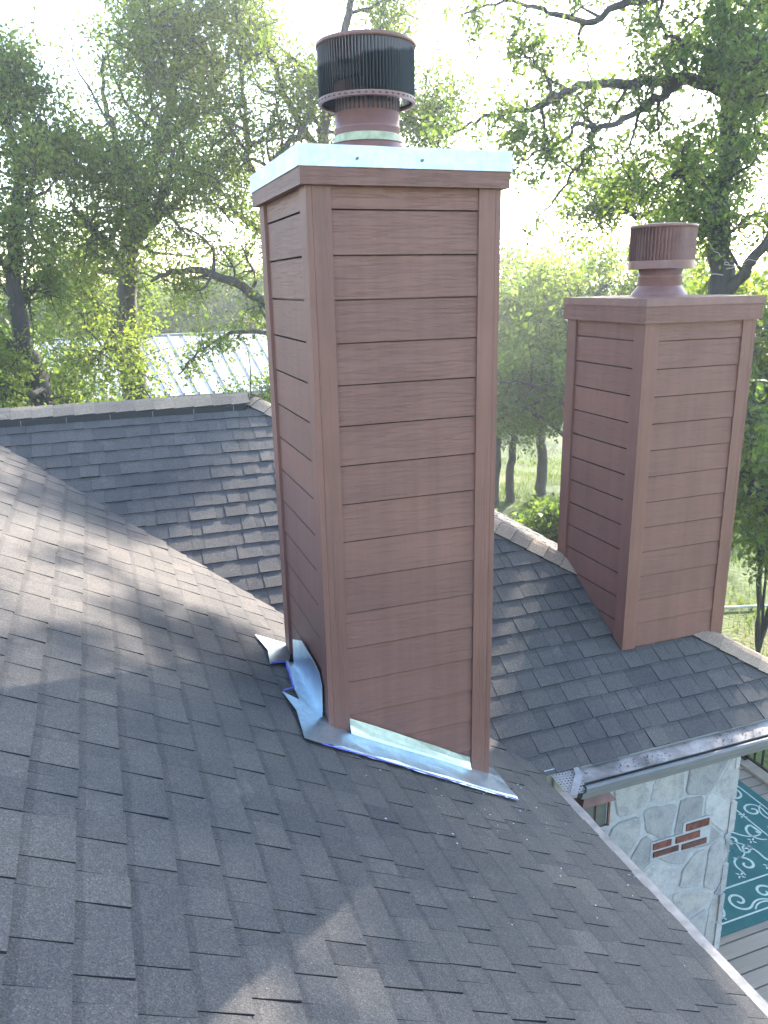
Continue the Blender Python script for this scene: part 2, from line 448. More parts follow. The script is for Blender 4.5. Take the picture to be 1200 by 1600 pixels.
wB = lambda t, q, h: tuple(np.array([q, t, zB(q)]) + nB * h)
wA = lambda t, q, h: tuple(np.array([t, -q, zA(-q)]) + nA * h)
wC = lambda t, q, h: tuple(np.array([q, t, zC(q)]) + nC * h)
wD = lambda t, q, h: tuple(np.array([t, q, zD(q)]) + nD * h)
wE = lambda t, q, h: tuple(np.array([-q, t, zE(-q)]) + nE * h)
# near slope laps over the valley onto the far slope
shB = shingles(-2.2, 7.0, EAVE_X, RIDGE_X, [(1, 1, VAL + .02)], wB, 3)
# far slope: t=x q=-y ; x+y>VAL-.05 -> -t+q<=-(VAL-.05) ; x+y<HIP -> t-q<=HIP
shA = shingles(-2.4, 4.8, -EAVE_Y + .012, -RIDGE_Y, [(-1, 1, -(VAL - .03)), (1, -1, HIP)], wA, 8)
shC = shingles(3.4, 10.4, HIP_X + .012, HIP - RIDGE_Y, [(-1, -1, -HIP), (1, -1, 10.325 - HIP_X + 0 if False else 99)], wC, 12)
shC = [s for s in shC if True]
shingC = []
for V, Fc, fm, tn, n_c in shC:
    cx = sum(p[0] for p in V) / len(V); cy = sum(p[1] for p in V) / len(V)
    if cy - RIDGE_Y < (cx - (HIP - RIDGE_Y)) + .02: shingC.append((V, Fc, fm, tn, n_c))
def vis(s):
    V = s[0]; n = s[4]; pts = [proj(p) for p in V[:n]]
    if min(p[2] for p in pts) < .2: return 0
    pts = [(min(1200, max(0, p[0])), min(1600, max(0, p[1]))) for p in pts]
    return area(pts)
order = sorted([(vis(s), 'B', i) for i, s in enumerate(shB)] + [(vis(s), 'A', i) for i, s in enumerate(shA)], reverse=True)
single = set((k, i) for a, k, i in order[:300])
for k, lst, par in (('B', shB, slB), ('A', shA, slA)):
    V = []; Fc = []; fm = []; tn = []
    for i, s in enumerate(lst):
        if (k, i) in single:
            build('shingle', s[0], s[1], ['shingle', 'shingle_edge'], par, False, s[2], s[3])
        else:
            b = len(V); V += s[0]; Fc += [[b + j for j in f] for f in s[1]]; fm += s[2]; tn += s[3]
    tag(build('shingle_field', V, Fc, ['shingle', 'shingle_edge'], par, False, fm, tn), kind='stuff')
V = []; Fc = []; fm = []; tn = []
for s in shingC:
    b = len(V); V += s[0]; Fc += [[b + j for j in f] for f in s[1]]; fm += s[2]; tn += s[3]
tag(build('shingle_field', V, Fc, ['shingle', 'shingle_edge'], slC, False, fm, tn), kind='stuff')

# ridge vent and folded caps
def cap_piece(P0, P1, nl, nr, half, lift, seed, mat_name='cap_shingle', par=None, name='cap_shingle'):
    """a shingle folded over the line P0->P1; nl/nr: unit directions down each side"""
    r = random.Random(seed); P0 = np.array(P0); P1 = np.array(P1); up = np.array([0, 0, 1.])
    b = MB(); h0 = lift + .012; h1 = lift + .004; t = .006
    rows = []
    for (P, h) in ((P0, h0), (P1, h1)):
        row = []
        for s in (-1, -.35, 0, .35, 1):
            dvec = (nl if s < 0 else nr) * abs(s) * half
            rise = (.006 if s == 0 else (.012 if abs(s) < .5 else 0)) * .8
            row.append(P + dvec + up * (h + rise))
        rows.append(row)
    top = rows[0] + rows[1]; bot = [p - up * t for p in top]
    V = top + bot; Fq = []; fm = []
    for i in range(4):
        Fq.append((i, i + 1, 6 + i, 5 + i)); fm.append(0); Fq.append((10 + i, 15 + i, 16 + i, 11 + i)); fm.append(1)
        Fq.append((i + 1, i, 10 + i, 11 + i)); fm.append(1); Fq.append((5 + i, 6 + i, 16 + i, 15 + i)); fm.append(1)
    Fq.append((0, 5, 15, 10)); fm.append(1); Fq.append((9, 4, 14, 19)); fm.append(1)
    return build(name, V, Fq, [mat_name, 'shingle_edge'], par, False, fm, min(1, max(0, r.gauss(.55, .17))))
dA = np.array([0, -1, -SL]) / NL; dD = np.array([0, 1, -SL]) / NL
zr = zA(RIDGE_Y)
# vent box under the ridge caps
vb = MB()
prof = [(-.150, -.085 + .055), (-.150, -.085 + .022), (0, .062), (.150, -.085 + .022), (.150, -.085 + .055)]
xs = (-9.0, 1.16)
for yy0, yy1 in ((-.148, -.005), (.005, .148)):
    pass
def vent_ring(x): return [(x, RIDGE_Y - .135, zr - .0765 + .004), (x, RIDGE_Y - .135, zr - .0765 + .050), (x, RIDGE_Y, zr + .052), (x, RIDGE_Y + .135, zr - .0765 + .050), (x, RIDGE_Y + .135, zr - .0765 + .004)]
a0, a1 = vent_ring(xs[0]), vent_ring(xs[1])
vb.prism(a0, a1)
rv = vb.out('ridge_vent', ['darkmetal'], house)
for i in range(30):
    xw = 1.05 - i * .34
    vm = MB(); vm.box((xw, RIDGE_Y - .137, zr - .070), (xw + .006, RIDGE_Y - .128, zr - .028)); vm.out('vent_rib', ['gutterlip'], rv)
x = 1.20; i = 0
while x > -3.2:
    cap_piece((x, RIDGE_Y, zr + .052), (x - .185, RIDGE_Y, zr + .052), dA * .975, dD * .975, .150, 0.0, 100 + i, par=house); x -= .16; i += 1
# hip caps run up the hip from the eave corner
hd = np.array([-1, 1, SL]) / math.sqrt(2 + SL * SL)
pl = np.array([-1, -1, 0]) / math.sqrt(2); pr = -pl
# direction lying in each slope, square to the hip
def in_slope(n, side):
    d_ = np.cross(n, hd); d_ /= np.linalg.norm(d_)
    return d_ if d_ @ side > 0 else -d_
sA_, sC_ = in_slope(nA, pl), in_slope(nC, pr)
L = np.linalg.norm(np.array([HIP_X - (HIP - RIDGE_Y), RIDGE_Y - EAVE_Y, zr - zA(EAVE_Y)]))
p = 0.0; i = 0
base = np.array([HIP_X, EAVE_Y, zA(EAVE_Y)])
while p < L:
    cap_piece(base + hd * p, base + hd * min(p + .165, L), sA_, sC_, .135, .014, 300 + i, par=house); p += .142; i += 1

# wing side wall and gable end kept simple, back walls
def wallbox(name, a, b, m):
    q = MB(); q.box(a, b); return q.out(name, [m], house)
ZEAVE = zA(EAVE_Y)
wallbox('wall', (-4.3, -2.8, 0), (2.02, 3.9, ZEAVE - .12), 'wallpaint')
wallbox('wall', (-8.8, 6.2, 0), (4.3, 10.1, ZEAVE - .12), 'wallpaint')
wallbox('soffit', (2.02, EAVE_Y - .03, ZEAVE - .19), (HIP_X - .02, 6.2, ZEAVE - .165), 'soil')
wallbox('porch_beam', (4.02, 3.80, ZEAVE - .46), (HIP_X - .06, 3.98, ZEAVE - .19), 'fascia')
wallbox('fascia_board', (2.32, EAVE_Y - .028, ZEAVE - .17), (HIP_X, EAVE_Y - .004, ZEAVE - .03), 'fascia')

# gutters
gt = MB(); zg = ZEAVE - .030
gt.prism([(2.45, EAVE_Y - .006, zg + .012), (2.45, EAVE_Y - .115, zg - .004), (2.45, EAVE_Y - .115, zg - .012), (2.45, EAVE_Y - .006, zg + .004)],
         [(HIP_X + .1, EAVE_Y - .006, zg + .012), (HIP_X + .1, EAVE_Y - .115, zg - .004), (HIP_X + .1, EAVE_Y - .115, zg - .012), (HIP_X + .1, EAVE_Y - .006, zg + .004)])
gutter = gt.out('gutter', ['gutter'], house)
gl = MB(); x0, x1 = 2.46, HIP_X + .1
pf = [(EAVE_Y - .140, zg - .006), (EAVE_Y - .158, zg - .002), (EAVE_Y - .166, zg - .012), (EAVE_Y - .160, zg - .045), (EAVE_Y - .128, zg - .075), (EAVE_Y - .118, zg - .120), (EAVE_Y - .03, zg - .122), (EAVE_Y - .03, zg - .118), (EAVE_Y - .112, zg - .115), (EAVE_Y - .122, zg - .072), (EAVE_Y - .154, zg - .042), (EAVE_Y - .150, zg - .014)]
gl.prism([(x0, y, z) for y, z in pf], [(x1, y, z) for y, z in pf]); gl.out('gutter_trough', ['gutterlip'], gutter)
# silt and leaf litter lying on the cover
lt = []
for i in range(420):
    xx = rnd.uniform(2.5, 4.7); yy = EAVE_Y - rnd.uniform(.01, .112) ; s = rnd.uniform(.002, .008)
    if math.sin(xx * 9) + math.sin(xx * 23 + 1) < rnd.uniform(-1.2, 1.4): continue
    a = rnd.random() * 6.3; zz = zg + .0125 - .15 * (EAVE_Y - .006 - yy) + rnd.uniform(.001, .005)
    lt.append([(xx + s * math.cos(a + k * 1.57) * (1 if k % 2 else .6), yy + s * math.sin(a + k * 1.57), zz + rnd.uniform(0, .003)) for k in range(4)])
MAT['litter'] = m_plain('dark_silt', (.05, .045, .042), .95, 0, .4, 30)
o = quads_mesh('gutter_litter', np.array(lt), 'litter', gutter); tag(o, kind='stuff')
# near eave: narrow tan lip of the gutter below the shingle edge
ge = MB(); zb = zB(EAVE_X) + .003
pf = [(EAVE_X + .004, zb), (EAVE_X + .064, zb - .010), (EAVE_X + .070, zb - .018), (EAVE_X + .066, zb - .11), (EAVE_X + .004, zb - .13)]
rng2 = random.Random(4); ys = [-3 + i * .1 for i in range(63)] + [3.30]
rows = []
for y in ys:
    j = rng2.uniform(-.003, .003); rows.append([(xx + (j if k in (1, 2) else 0), y, zz + rng2.uniform(-.0015, .0015)) for k, (xx, zz) in enumerate(pf)])
Vv = [p for r_ in rows for p in r_]; n5 = 5
Fv = [(i * n5 + k, (i + 1) * n5 + k, (i + 1) * n5 + (k + 1) % n5, i * n5 + (k + 1) % n5) for i in range(len(rows) - 1) for k in range(n5)] + [tuple(range(5)), tuple(reversed(range((len(rows) - 1) * 5, len(rows) * 5)))]
MAT['guttertan'] = m_plain('tan_gutter_lip', (.26, .225, .195), .5, 0, .3, 16, .2, 40)
build('gutter', Vv, Fv, ['guttertan'], house, False)
# perforated guard in the inside corner
pg = MB()
A0 = np.array([2.300, 3.545, zg + .03]); U = np.array([.19, -.02, -.004]); Wv = np.array([.0, -.215, -.014])
nu, nv = 9, 10
for iu in range(nu):
    for iv in range(nv):
        if iu / nu + .55 * (1 - iv / nv) * 0 > 1.0 - .55 * iv / nv: continue
        c0 = A0 + U * (iu / nu) + Wv * (iv / nv); du = U / nu; dv = Wv / nv
        o8 = [c0, c0 + du, c0 + du + dv, c0 + dv]; ctr = c0 + (du + dv) / 2
        inn = [ctr + (q - ctr) * .52 for q in o8]
        pg.add(o8 + inn, [(k, (k + 1) % 4, 4 + (k + 1) % 4, 4 + k) for k in range(4)])
MAT['perf'] = m_plain('perforated_guard_metal', (.30, .29, .28), .5, .1, .2, 14)
pgo = pg.out('perforated_guard', ['perf'], gutter)
fl = MB(); st_ = [(2.495, 3.522), (2.476, 3.452), (2.335, 3.292), (2.298, 3.308), (2.440, 3.470), (2.462, 3.526)]
fl.prism([(x, y, zg + .036) for x, y in st_][::-1], [(x, y, zg + .012) for x, y in st_][::-1]); fl.out('corner_strip', ['perf'], gutter)
fl = MB(); fl.box((2.27, 3.545, zg + .034), (2.375, 3.575, zg + .046)); fl.out('flashing_tab', ['galv'], gutter)

# stone wall: each stone its own piece over a mortar bed
WX0, WX1, WY = 2.03, 4.00, 3.72
mw = MB(); mw.box((WX0, WY, 0), (WX1 - .03, WY + .36, ZEAVE - .19)); wall = mw.out('stone_wall', ['mortar'], house)
rs = random.Random(21); seeds = []
for j in range(12):
    for i in range(8):
        seeds.append((WX0 + .02 + (i + .5 * (j % 2)) * .285 + rs.uniform(-.13, .13), -.05 + j * .275 + rs.uniform(-.13, .13)))
for idx, (sx, sy) in enumerate(seeds):
    poly = [(WX0, 0), (WX1, 0), (WX1, ZEAVE - .2), (WX0, ZEAVE - .2)]
    gap = rs.uniform(.004, .022)
    for k, (tx, ty) in enumerate(seeds):
        if k == idx: continue
        dx, dy = tx - sx, ty - sy; d2 = math.hypot(dx, dy)
        if d2 > 1.2: continue
        poly = clip(poly, dx / d2, dy / d2, ((tx * tx + ty * ty) - (sx * sx + sy * sy)) / (2 * d2) - gap)
        if len(poly) < 3: break
    # keep clear of the brick inset
    if len(poly) < 3 or area(poly) < .004: continue
    cx = sum(p[0] for p in poly) / len(poly); cy = sum(p[1] for p in poly) / len(poly)
    pts = []
    for i in range(len(poly)):
        a, b = poly[i], poly[(i + 1) % len(poly)]
        for t in (.12, .5, .88):
            pts.append((a[0] + t * (b[0] - a[0]) + rs.uniform(-.007, .007), a[1] + t * (b[1] - a[1]) + rs.uniform(-.007, .007)))
    od = rs.uniform(.004, .013)
    tilt = (rs.uniform(-.02, .02), rs.uniform(-.02, .02))
    n = len(pts); V = [(x, WY + .004, z) for x, z in pts]
    for (x, z) in pts:
        V.append((cx + (x - cx) * .985, WY - od * .6, cy + (z - cy) * .985))
    for (x, z) in pts:
        V.append((cx + (x - cx) * .93, WY - od - tilt[0] * (x - cx) - tilt[1] * (z - cy), cy + (z - cy) * .93))
    Fs = [[i, (i + 1) % n, n + (i + 1) % n, n + i] for i in range(n)] + [[n + i, n + (i + 1) % n, 2 * n + (i + 1) % n, 2 * n + i] for i in range(n)] + [[2 * n + i for i in range(n)]]
    build('stone', V, Fs, ['stone'], wall, False, None, rs.random())
# stones of the wall's end face
for j in range(11):
    z0 = j * .27; hh = .25
    q = MB(); q.box((WX1 - .035, WY - .012 + rs.uniform(-.015, .01), z0), (WX1 + rs.uniform(-.01, .03), WY + .19 + rs.uniform(-.05, .05), min(z0 + hh, ZEAVE - .2)))
    q.out('stone', ['stone'], wall, tone=rs.random())
mb_ = MB(); mb_.box((3.275, WY - .012, 2.118), (3.80, WY - .002, 2.272)); mb_.box((3.545, WY - .012, 2.273), (3.80, WY - .002, 2.362)); mb_.out('mortar_bed', ['mortar'], wall)
for (a, b, z0, z1, mm) in ((3.297, 3.52, 2.140, 2.188, 'brickd'), (3.546, 3.77, 2.130, 2.180, 'brickd'), (3.290, 3.450, 2.206, 2.260, 'brick'), (3.485, 3.702, 2.204, 2.260, 'brick'), (3.568, 3.776, 2.284, 2.346, 'brick')):
    q = MB(); e = .004
    q.prism([(a + e, WY - .021, z0 + e), (b - e, WY - .022, z0 + e), (b - e, WY - .020, z1 - e), (a + e, WY - .021, z1 - e)],
            [(a, WY - .006, z0), (b, WY - .006, z0), (b, WY - .006, z1), (a, WY - .006, z1)])
    q.out('brick', [mm], wall)

# ------------------------------------------------------------------ chimneys
def chimney(root, X, Y, W, D, zt, zs0, roof, clear, boards):
    """lap-sided chase; corner boards' outer faces lie on the given footprint. roof(x,y) gives the shingle height"""
    cb, cbl = boards
    fc = {'f': (W, lambda s, o: (X + s, Y - o)), 'l': (D, lambda s, o: (X - o, Y + s)),
          'r': (D, lambda s, o: (X + W + o, Y + s)), 'b': (W, lambda s, o: (X + s, Y + D + o))}
    core = MB(); zlow = min(roof(X, Y), roof(X + W, Y), roof(X, Y + D)) - .3
    core.box((X + .05, Y + .05, zlow), (X + W - .05, Y + D - .05, zt - .005)); core.out('chase_core', ['trim'], root)
    for key, (wd, fn) in fc.items():
        def r_at(s): q = fn(s, 0); return roof(q[0], q[1])
        a_, b_ = r_at(0), r_at(wd); sl = (b_ - a_) / wd
        def pts3(poly, of): return [(*fn(s, of(s, z)), z) for s, z in poly]
        # siding
        rv = .178; z = zs0 + rv; k = 0; gp = .0082 if key in 'lr' else .0058
        while z > min(a_, b_):
            top = min(z, zt); bot = z - rv
            poly = [(cb - .004, bot + gp), (wd - cb + .004, bot + gp), (wd - cb + .004, top), (cb - .004, top)]
            poly = clip(poly, sl, -1, -a_ - clear)       # z >= a_+sl*s+clear
            if len(poly) >= 3 and area(poly) > .002:
                q = MB(); fr = lambda s, zz: -.0165 + (.008 if key in 'fb' else .002) * (z - zz) / rv
                P_ = pts3(poly, fr); B_ = pts3(poly, lambda s, zz: -.040)
                if key in 'lb': P_, B_ = P_[::-1], B_[::-1]
                q.prism(P_, B_, 0, 1); q.out('siding_board', ['siding', 'lapshade'], root)
            z -= rv
        # two corner boards on each face
        for (s0, s1) in ((0 if key in 'lr' else .0262, cb), (wd - cb, wd if key in 'lr' else wd - .0262)):
            poly = [(s0, zlow), (s1, zlow), (s1, zt), (s0, zt)]
            poly = clip(poly, sl, -1, -a_ - .022)
            q = MB(); P_ = pts3(poly, lambda s, zz: 0.0 if key in 'lr' else -.0005); B_ = pts3(poly, lambda s, zz: -.025)
            if key in 'lb': P_, B_ = P_[::-1], B_[::-1]
            q.prism(P_, B_); q.out('corner_board', ['trim'], root)
def band(root, X, Y, W, D, o, z0, z1, th, m, name):
    """four boards round the head of a chase"""
    for a, b in (((X - o, Y - o, z0), (X + W + o, Y - o + th, z1)), ((X - o, Y + D + o - th, z0), (X + W + o, Y + D + o, z1)),
                 ((X - o, Y - o + th + .001, z0), (X - o + th, Y + D + o - th - .001, z1)), ((X + W + o - th, Y - o + th + .001, z0), (X + W + o, Y + D + o - th - .001, z1))):
        q = MB(); q.box(a, b); q.out(name, [m], root)

C1 = (.846, 3.2225, .872, .931); C2 = (3.246, 4.1435, .884, .882)
ch1 = new_empty('chimney', (C1[0] + C1[2] / 2, C1[1] + C1[3] / 2, 3.5), 'tall brown lap-sided chimney with a shiny new metal cap and flashing', 'chimney')
chimney(ch1, *C1, 6.1 + .385, 6.1 + .288, lambda x, y: zB(x), .0, (.105, .105))
band(ch1, *C1, .027, 6.1 + .380, 6.1 + .4475, .03, 'trimh', 'trim_board')
# sheet metal cap with a turned-down rim
def metal_cap(root, X, Y, W, D, o, zt, hgt, rise, m):
    q = MB(); x0, x1, y0, y1 = X - o, X + W + o, Y - o, Y + D + o; n = 12
    V = []; rr = random.Random(3)
    for j in range(n + 1):
        for i in range(n + 1):
            u, v = i / n, j / n; e = min(u, 1 - u, v, 1 - v) * 2
            V.append((x0 + (x1 - x0) * u, y0 + (y1 - y0) * v, zt + rise * min(1, e * 1.6) + (rr.uniform(-.0015, .0015) if e > 0 else rr.uniform(-.001, .001))))
    q.add(V, [(j * (n + 1) + i, j * (n + 1) + i + 1, (j + 1) * (n + 1) + i + 1, (j + 1) * (n + 1) + i) for j in range(n) for i in range(n)])
    ring = [i for i in range(n + 1)] + [j * (n + 1) + n for j in range(1, n + 1)] + [n * (n + 1) + i for i in range(n - 1, -1, -1)] + [j * (n + 1) for j in range(n - 1, 0, -1)]
    b = len(q.v); cx, cy = X + W / 2, Y + D / 2
    for lev in (.5, 1.0):
        for r_ in ring:
            x, y, z = V[r_]; kx = 1 + .004 * lev; q.v.append((cx + (x - cx) * kx + rr.uniform(-.001, .001), cy + (y - cy) * kx + rr.uniform(-.001, .001), zt - hgt * lev))
    nr = len(ring)
    for lev in range(2):
        for i in range(nr):
            j = (i + 1) % nr
            A = (ring[i], ring[j]) if lev == 0 else (b + i, b + j); Bq = (b + lev * nr + i, b + lev * nr + j)
            q.f.append([A[1], A[0], Bq[0], Bq[1]]); q.m.append(0)
    return q.out('metal_cap', [m], root)
mc = metal_cap(ch1, *C1, .031, 6.1 + .526, .0795, .012, 'galv')
for (sx) in (.24, .56):
    q = MB(); xx = C1[0] + sx * C1[2]; q.tube([(xx, C1[1] - .036, 6.1 + .478), (xx, C1[1] - .044, 6.1 + .478)], [.006, .005], 8); q.out('screw', ['gutterlip'], mc)
def flue(root, cx, cy, z_base, segs, R, zb, zt, ring_h, nf, mfin, mbody, fin_w, ang):
    """segs: lathe rings of the neck; drum of vertical fins between two rings"""
    drum = MB(); drum.lathe(cx, cy, [(0.0, zt + .012), (R * .55, zt + .010), (R * .97, zt), (R + .006, zt - .004), (R + .006, zt - .020), (R - .004, zt - .020), (R - .004, zt - .008), (0.0, zt + .004)], 56)
    cap = drum.out('vent_drum', [mbody], root, True)
    q = MB(); q.lathe(cx, cy, [(R + .003, zb + ring_h), (R + .004, zb), (R - .010, zb - .002), (R - .012, zb + .004), (R - .004, zb + ring_h), (R + .003, zb + ring_h)], 56)
    ringo = q.out('drum_ring', [mbody], cap, False)
    f = MB()
    for i in range(nf):
        a = 2 * math.pi * i / nf; c, s = math.cos(a), math.sin(a)
        ca, sa = math.cos(a + ang), math.sin(a + ang)
        px, py = cx + (R - .008) * c, cy + (R - .008) * s; hw = fin_w; t = .0012
        pts = [(px - ca * hw + sa * t, py - sa * hw - ca * t), (px + ca * hw + sa * t, py + sa * hw - ca * t), (px + ca * hw - sa * t, py + sa * hw + ca * t), (px - ca * hw - sa * t, py - sa * hw + ca * t)]
        f.prism([(x, y, zt - .012) for x, y in pts], [(x, y, zb + ring_h * .6) for x, y in pts])
    me_ = f.out('drum_fins', [mfin], cap, False); tag(me_, kind='stuff')
    for name, prof, m in segs:
        q = MB(); q.lathe(cx, cy, prof, 48); q.out(name, [m], root, True)
    return cap
cx1, cy1 = 1.274, 3.690; Z = 6.1
ch1_cap = flue(ch1, cx1, cy1, 0, [
    ('cap_collar', [(.235, Z + .528), (.225, Z + .545), (.200, Z + .575), (.0, Z + .578)], 'galv'),
    ('storm_collar', [(.206, Z + .566), (.200, Z + .574), (.160, Z + .612), (.148, Z + .622)], 'brownmetal'),
    ('sealant_band', [(.168, Z + .609), (.158, Z + .622), (.152, Z + .642), (.147, Z + .646)], 'sealant'),
    ('flue_pipe', [(.147, Z + .60), (.147, Z + .668), (.150, Z + .670), (.150, Z + .676), (.146, Z + .678), (.146, Z + .86), (.139, Z + .86), (.139, Z + .60)], 'brownmetal')],
    .217, Z + .775, Z + 1.022, .020, 92, 'fins', 'brownmetal', .0098, .62)
# vertical slots at the head of the pipe and the punched holes round the drum ring
sl_ = MB()
for i in range(44):
    a = 2 * math.pi * i / 44; c, s = math.cos(a), math.sin(a); r0 = .1475; h = .0042
    P = [(cx1 + r0 * c - s * k * h, cy1 + r0 * s + c * k * h, zz) for k, zz in ((-1, Z + .738), (1, Z + .738), (1, Z + .80), (-1, Z + .80))]
    Q = [(cx1 + (r0 - .004) * c - s * k * h, cy1 + (r0 - .004) * s + c * k * h, zz) for k, zz in ((-1, Z + .738), (1, Z + .738), (1, Z + .80), (-1, Z + .80))]
    sl_.prism(P, Q)
tag(sl_.out('pipe_slots', ['darkmetal'], ch1_cap), kind='stuff')
hl = MB()
for i in range(46):
    a = 2 * math.pi * i / 46; c, s = math.cos(a), math.sin(a); r0 = .2222; h = .0055
    P = [(cx1 + r0 * c - s * k * h, cy1 + r0 * s + c * k * h, zz) for k, zz in ((-1, Z + .781), (1, Z + .781), (1, Z + .787), (-1, Z + .787))]
    Q = [(cx1 + (r0 - .003) * c - s * k * h, cy1 + (r0 - .003) * s + c * k * h, zz) for k, zz in ((-1, Z + .781), (1, Z + .781), (1, Z + .787), (-1, Z + .787))]
    hl.prism(P, Q)
tag(hl.out('ring_holes', ['darkmetal'], ch1_cap), kind='stuff')

ch2 = new_empty('chimney', (C2[0] + C2[2] / 2, C2[1] + C2[3] / 2, 3.5), 'smaller all-brown lap-sided chimney at right with brown painted cap', 'chimney')
chimney(ch2, *C2, Z - .272, Z - .392, lambda x, y: min(zA(y), zC(x)), .0, (.108, .108))
band(ch2, *C2, .022, Z - .276, Z - .128, .028, 'trimh', 'trim_board')
metal_cap(ch2, *C2, .026, Z - .124, .048, .008, 'brownmetal')
flue(ch2, 3.682, 4.589, 0, [
    ('storm_collar', [(.190, Z - .118), (.182, Z - .104), (.150, Z - .062), (.145, Z - .054)], 'brownmetal'),
    ('flue_pipe', [(.1435, Z - .12), (.1435, Z + .0), (.147, Z + .004), (.147, Z + .012), (.1435, Z + .014), (.1435, Z + .13), (.136, Z + .13), (.136, Z - .12)], 'brownmetal')],
    .214, Z + .058, Z + .338, .052, 58, 'brownmetal', 'brownmetal', .0140, .85)

# flashing round the foot of the tall chimney
zbp = lambda x, y, h=.022: tuple(np.array([x, y, zB(x)]) + nB * h)
def sheet(name, pts, m, root, th=.0025, nrm=nB):
    q = MB(); q.prism(pts, [tuple(np.array(p) - nrm * th) for p in pts]); return q.out(name, [m], root)
yF = C1[1]
MAT['flashdark'] = m_galv('darker_flashing', (.48, .57, .60), .34, .95)  # darker tone of the flashing metal
# side flashing: upright leg with two folds, and the leg lying on the shingles
up = []
xsF = [.95, 1.05, 1.16, 1.28, 1.40, 1.52, 1.606]; rf = random.Random(9)
for x in xsF:
    t = (x - .95) / .656; zt_ = 4.066 + (3.685 - 4.066) * t + rf.uniform(-.004, .004); zb_ = zB(x) + .020
    up.append([(x, yF + .004 - .001, zt_), (x, yF - .003 + rf.uniform(-.003, .003), zt_ * .6 + zb_ * .4), (x, yF - .012 + rf.uniform(-.003, .003), zt_ * .30 + zb_ * .7), (x, yF - .030, zb_ + .002)])
q = MB(); n4 = 4
q.add([p for r_ in up for p in r_], [(i * n4 + k, i * n4 + k + 1, (i + 1) * n4 + k + 1, (i + 1) * n4 + k) for i in range(len(up) - 1) for k in range(n4 - 1)])
q.out('side_flashing', ['flashdark'], ch1)
q = MB(); xs_ = [.80, .90, 1.0, 1.12, 1.25, 1.38, 1.50, 1.62, 1.70, 1.775]; rows = []
for x in xs_:
    yo = 3.022 + rf.uniform(-.006, .006); j = rf.uniform(0, .004)
    rows.append([zbp(x, yF + .05, .026), zbp(x, yF - .028, .027 + j), zbp(x, yF - .10, .024 + j + rf.uniform(-.002, .004)), zbp(x, yo + .02, .026 + rf.uniform(0, .005)), zbp(x, yo, .020)])
n4 = 5
q.add([p for r_ in rows for p in r_], [(i * n4 + k, i * n4 + k + 1, (i + 1) * n4 + k + 1, (i + 1) * n4 + k) for i in range(len(rows) - 1) for k in range(n4 - 1)])
q.out('apron_flashing', ['flash'], ch1)
sheet('flashing_end', [zbp(1.776, 3.025, .024), zbp(1.776, 3.31, .028), zbp(1.722, 3.30, .03), zbp(1.722, 3.03, .026)], 'flashdark', ch1)
# uphill pan and its upturn on the left face
xl = C1[0]
upt = [(xl - .014, 3.884, 4.215), (xl - .012, 3.676, 4.300), (xl - .012, 3.444, 4.296), (xl - .013, 3.335, 4.285), (xl - .014, 3.284, 4.24), (xl - .016, 3.29, zB(xl) + .03), (xl - .016, 3.885, zB(xl) + .03)]
q = MB(); q.prism(upt[::-1], [(x + .003, y, z) for x, y, z in upt][::-1]); q.out('flashing_upturn', ['flash'], ch1)
sheet('flashing_pan', [zbp(.836, 3.91, .034), zbp(.775, 3.895, .026), zbp(.742, 3.553, .026), zbp(.736, 3.40, .028), zbp(.80, 3.27, .03), zbp(.838, 3.24, .034)][::-1], 'flash', ch1)
sheet('flashing_pan', [zbp(.842, 4.19, .03), zbp(.664, 4.185, .022), zbp(.70, 4.0, .022), zbp(.672, 3.80, .022), zbp(.79, 3.895, .030), zbp(.842, 4.06, .032)][::-1], 'flashdark', ch1)
sheet('flashing_flap', [zbp(.664, 3.470, .024), zbp(.690, 3.29, .027), zbp(.667, 3.027, .022), zbp(.74, 3.02, .024), zbp(.83, 3.036, .030), zbp(.832, 3.24, .036), zbp(.80, 3.285, .036), zbp(.74, 3.40, .034)], 'flash', ch1)
q = MB(); q.prism([zbp(.775, 3.895, .030), zbp(.742, 3.553, .030), zbp(.752, 3.55, .036), zbp(.786, 3.893, .036)], [zbp(.775, 3.895, .026), zbp(.742, 3.553, .026), zbp(.752, 3.55, .028), zbp(.786, 3.893, .028)]); q.out('pan_fold', ['galv'], ch1)
# blue primer smeared along the edges
def smear(pts, wdt, seed):
    r = random.Random(seed); q = MB(); P = [np.array(zbp(x, y, h)) for x, y, h in pts]; fine = []
    for a, b in zip(P[:-1], P[1:]):
        n = max(2, int(np.linalg.norm(b - a) / .02))
        for i in range(n): fine.append(a + (b - a) * i / n)
    fine.append(P[-1]); T = np.gradient(np.array(fine), axis=0); T /= np.linalg.norm(T, axis=1)[:, None] + 1e-9
    V = []
    for p, t in zip(fine, T):
        s = np.cross(nB, t); V += [p - s * wdt * r.uniform(.35, 1.2), p + nB * .003 + s * wdt * r.uniform(-.2, .2), p + s * wdt * r.uniform(.3, 1.0)]
    q.add(V, [(i * 3 + k, i * 3 + k + 1, i * 3 + k + 4, i * 3 + k + 3) for i in range(len(fine) - 1) for k in range(2)])
    return q.out('primer_smear', ['bluetape'], ch1)
smear([(.74, 3.016, .0225), (.90, 3.024, .0225), (1.2, 3.028, .0225), (1.5, 3.028, .0225), (1.778, 3.024, .0225)], .008, 1)
smear([(.674, 3.80, .026), (.772, 3.890, .030), (.738, 3.553, .030), (.664, 3.472, .027)], .008, 2)

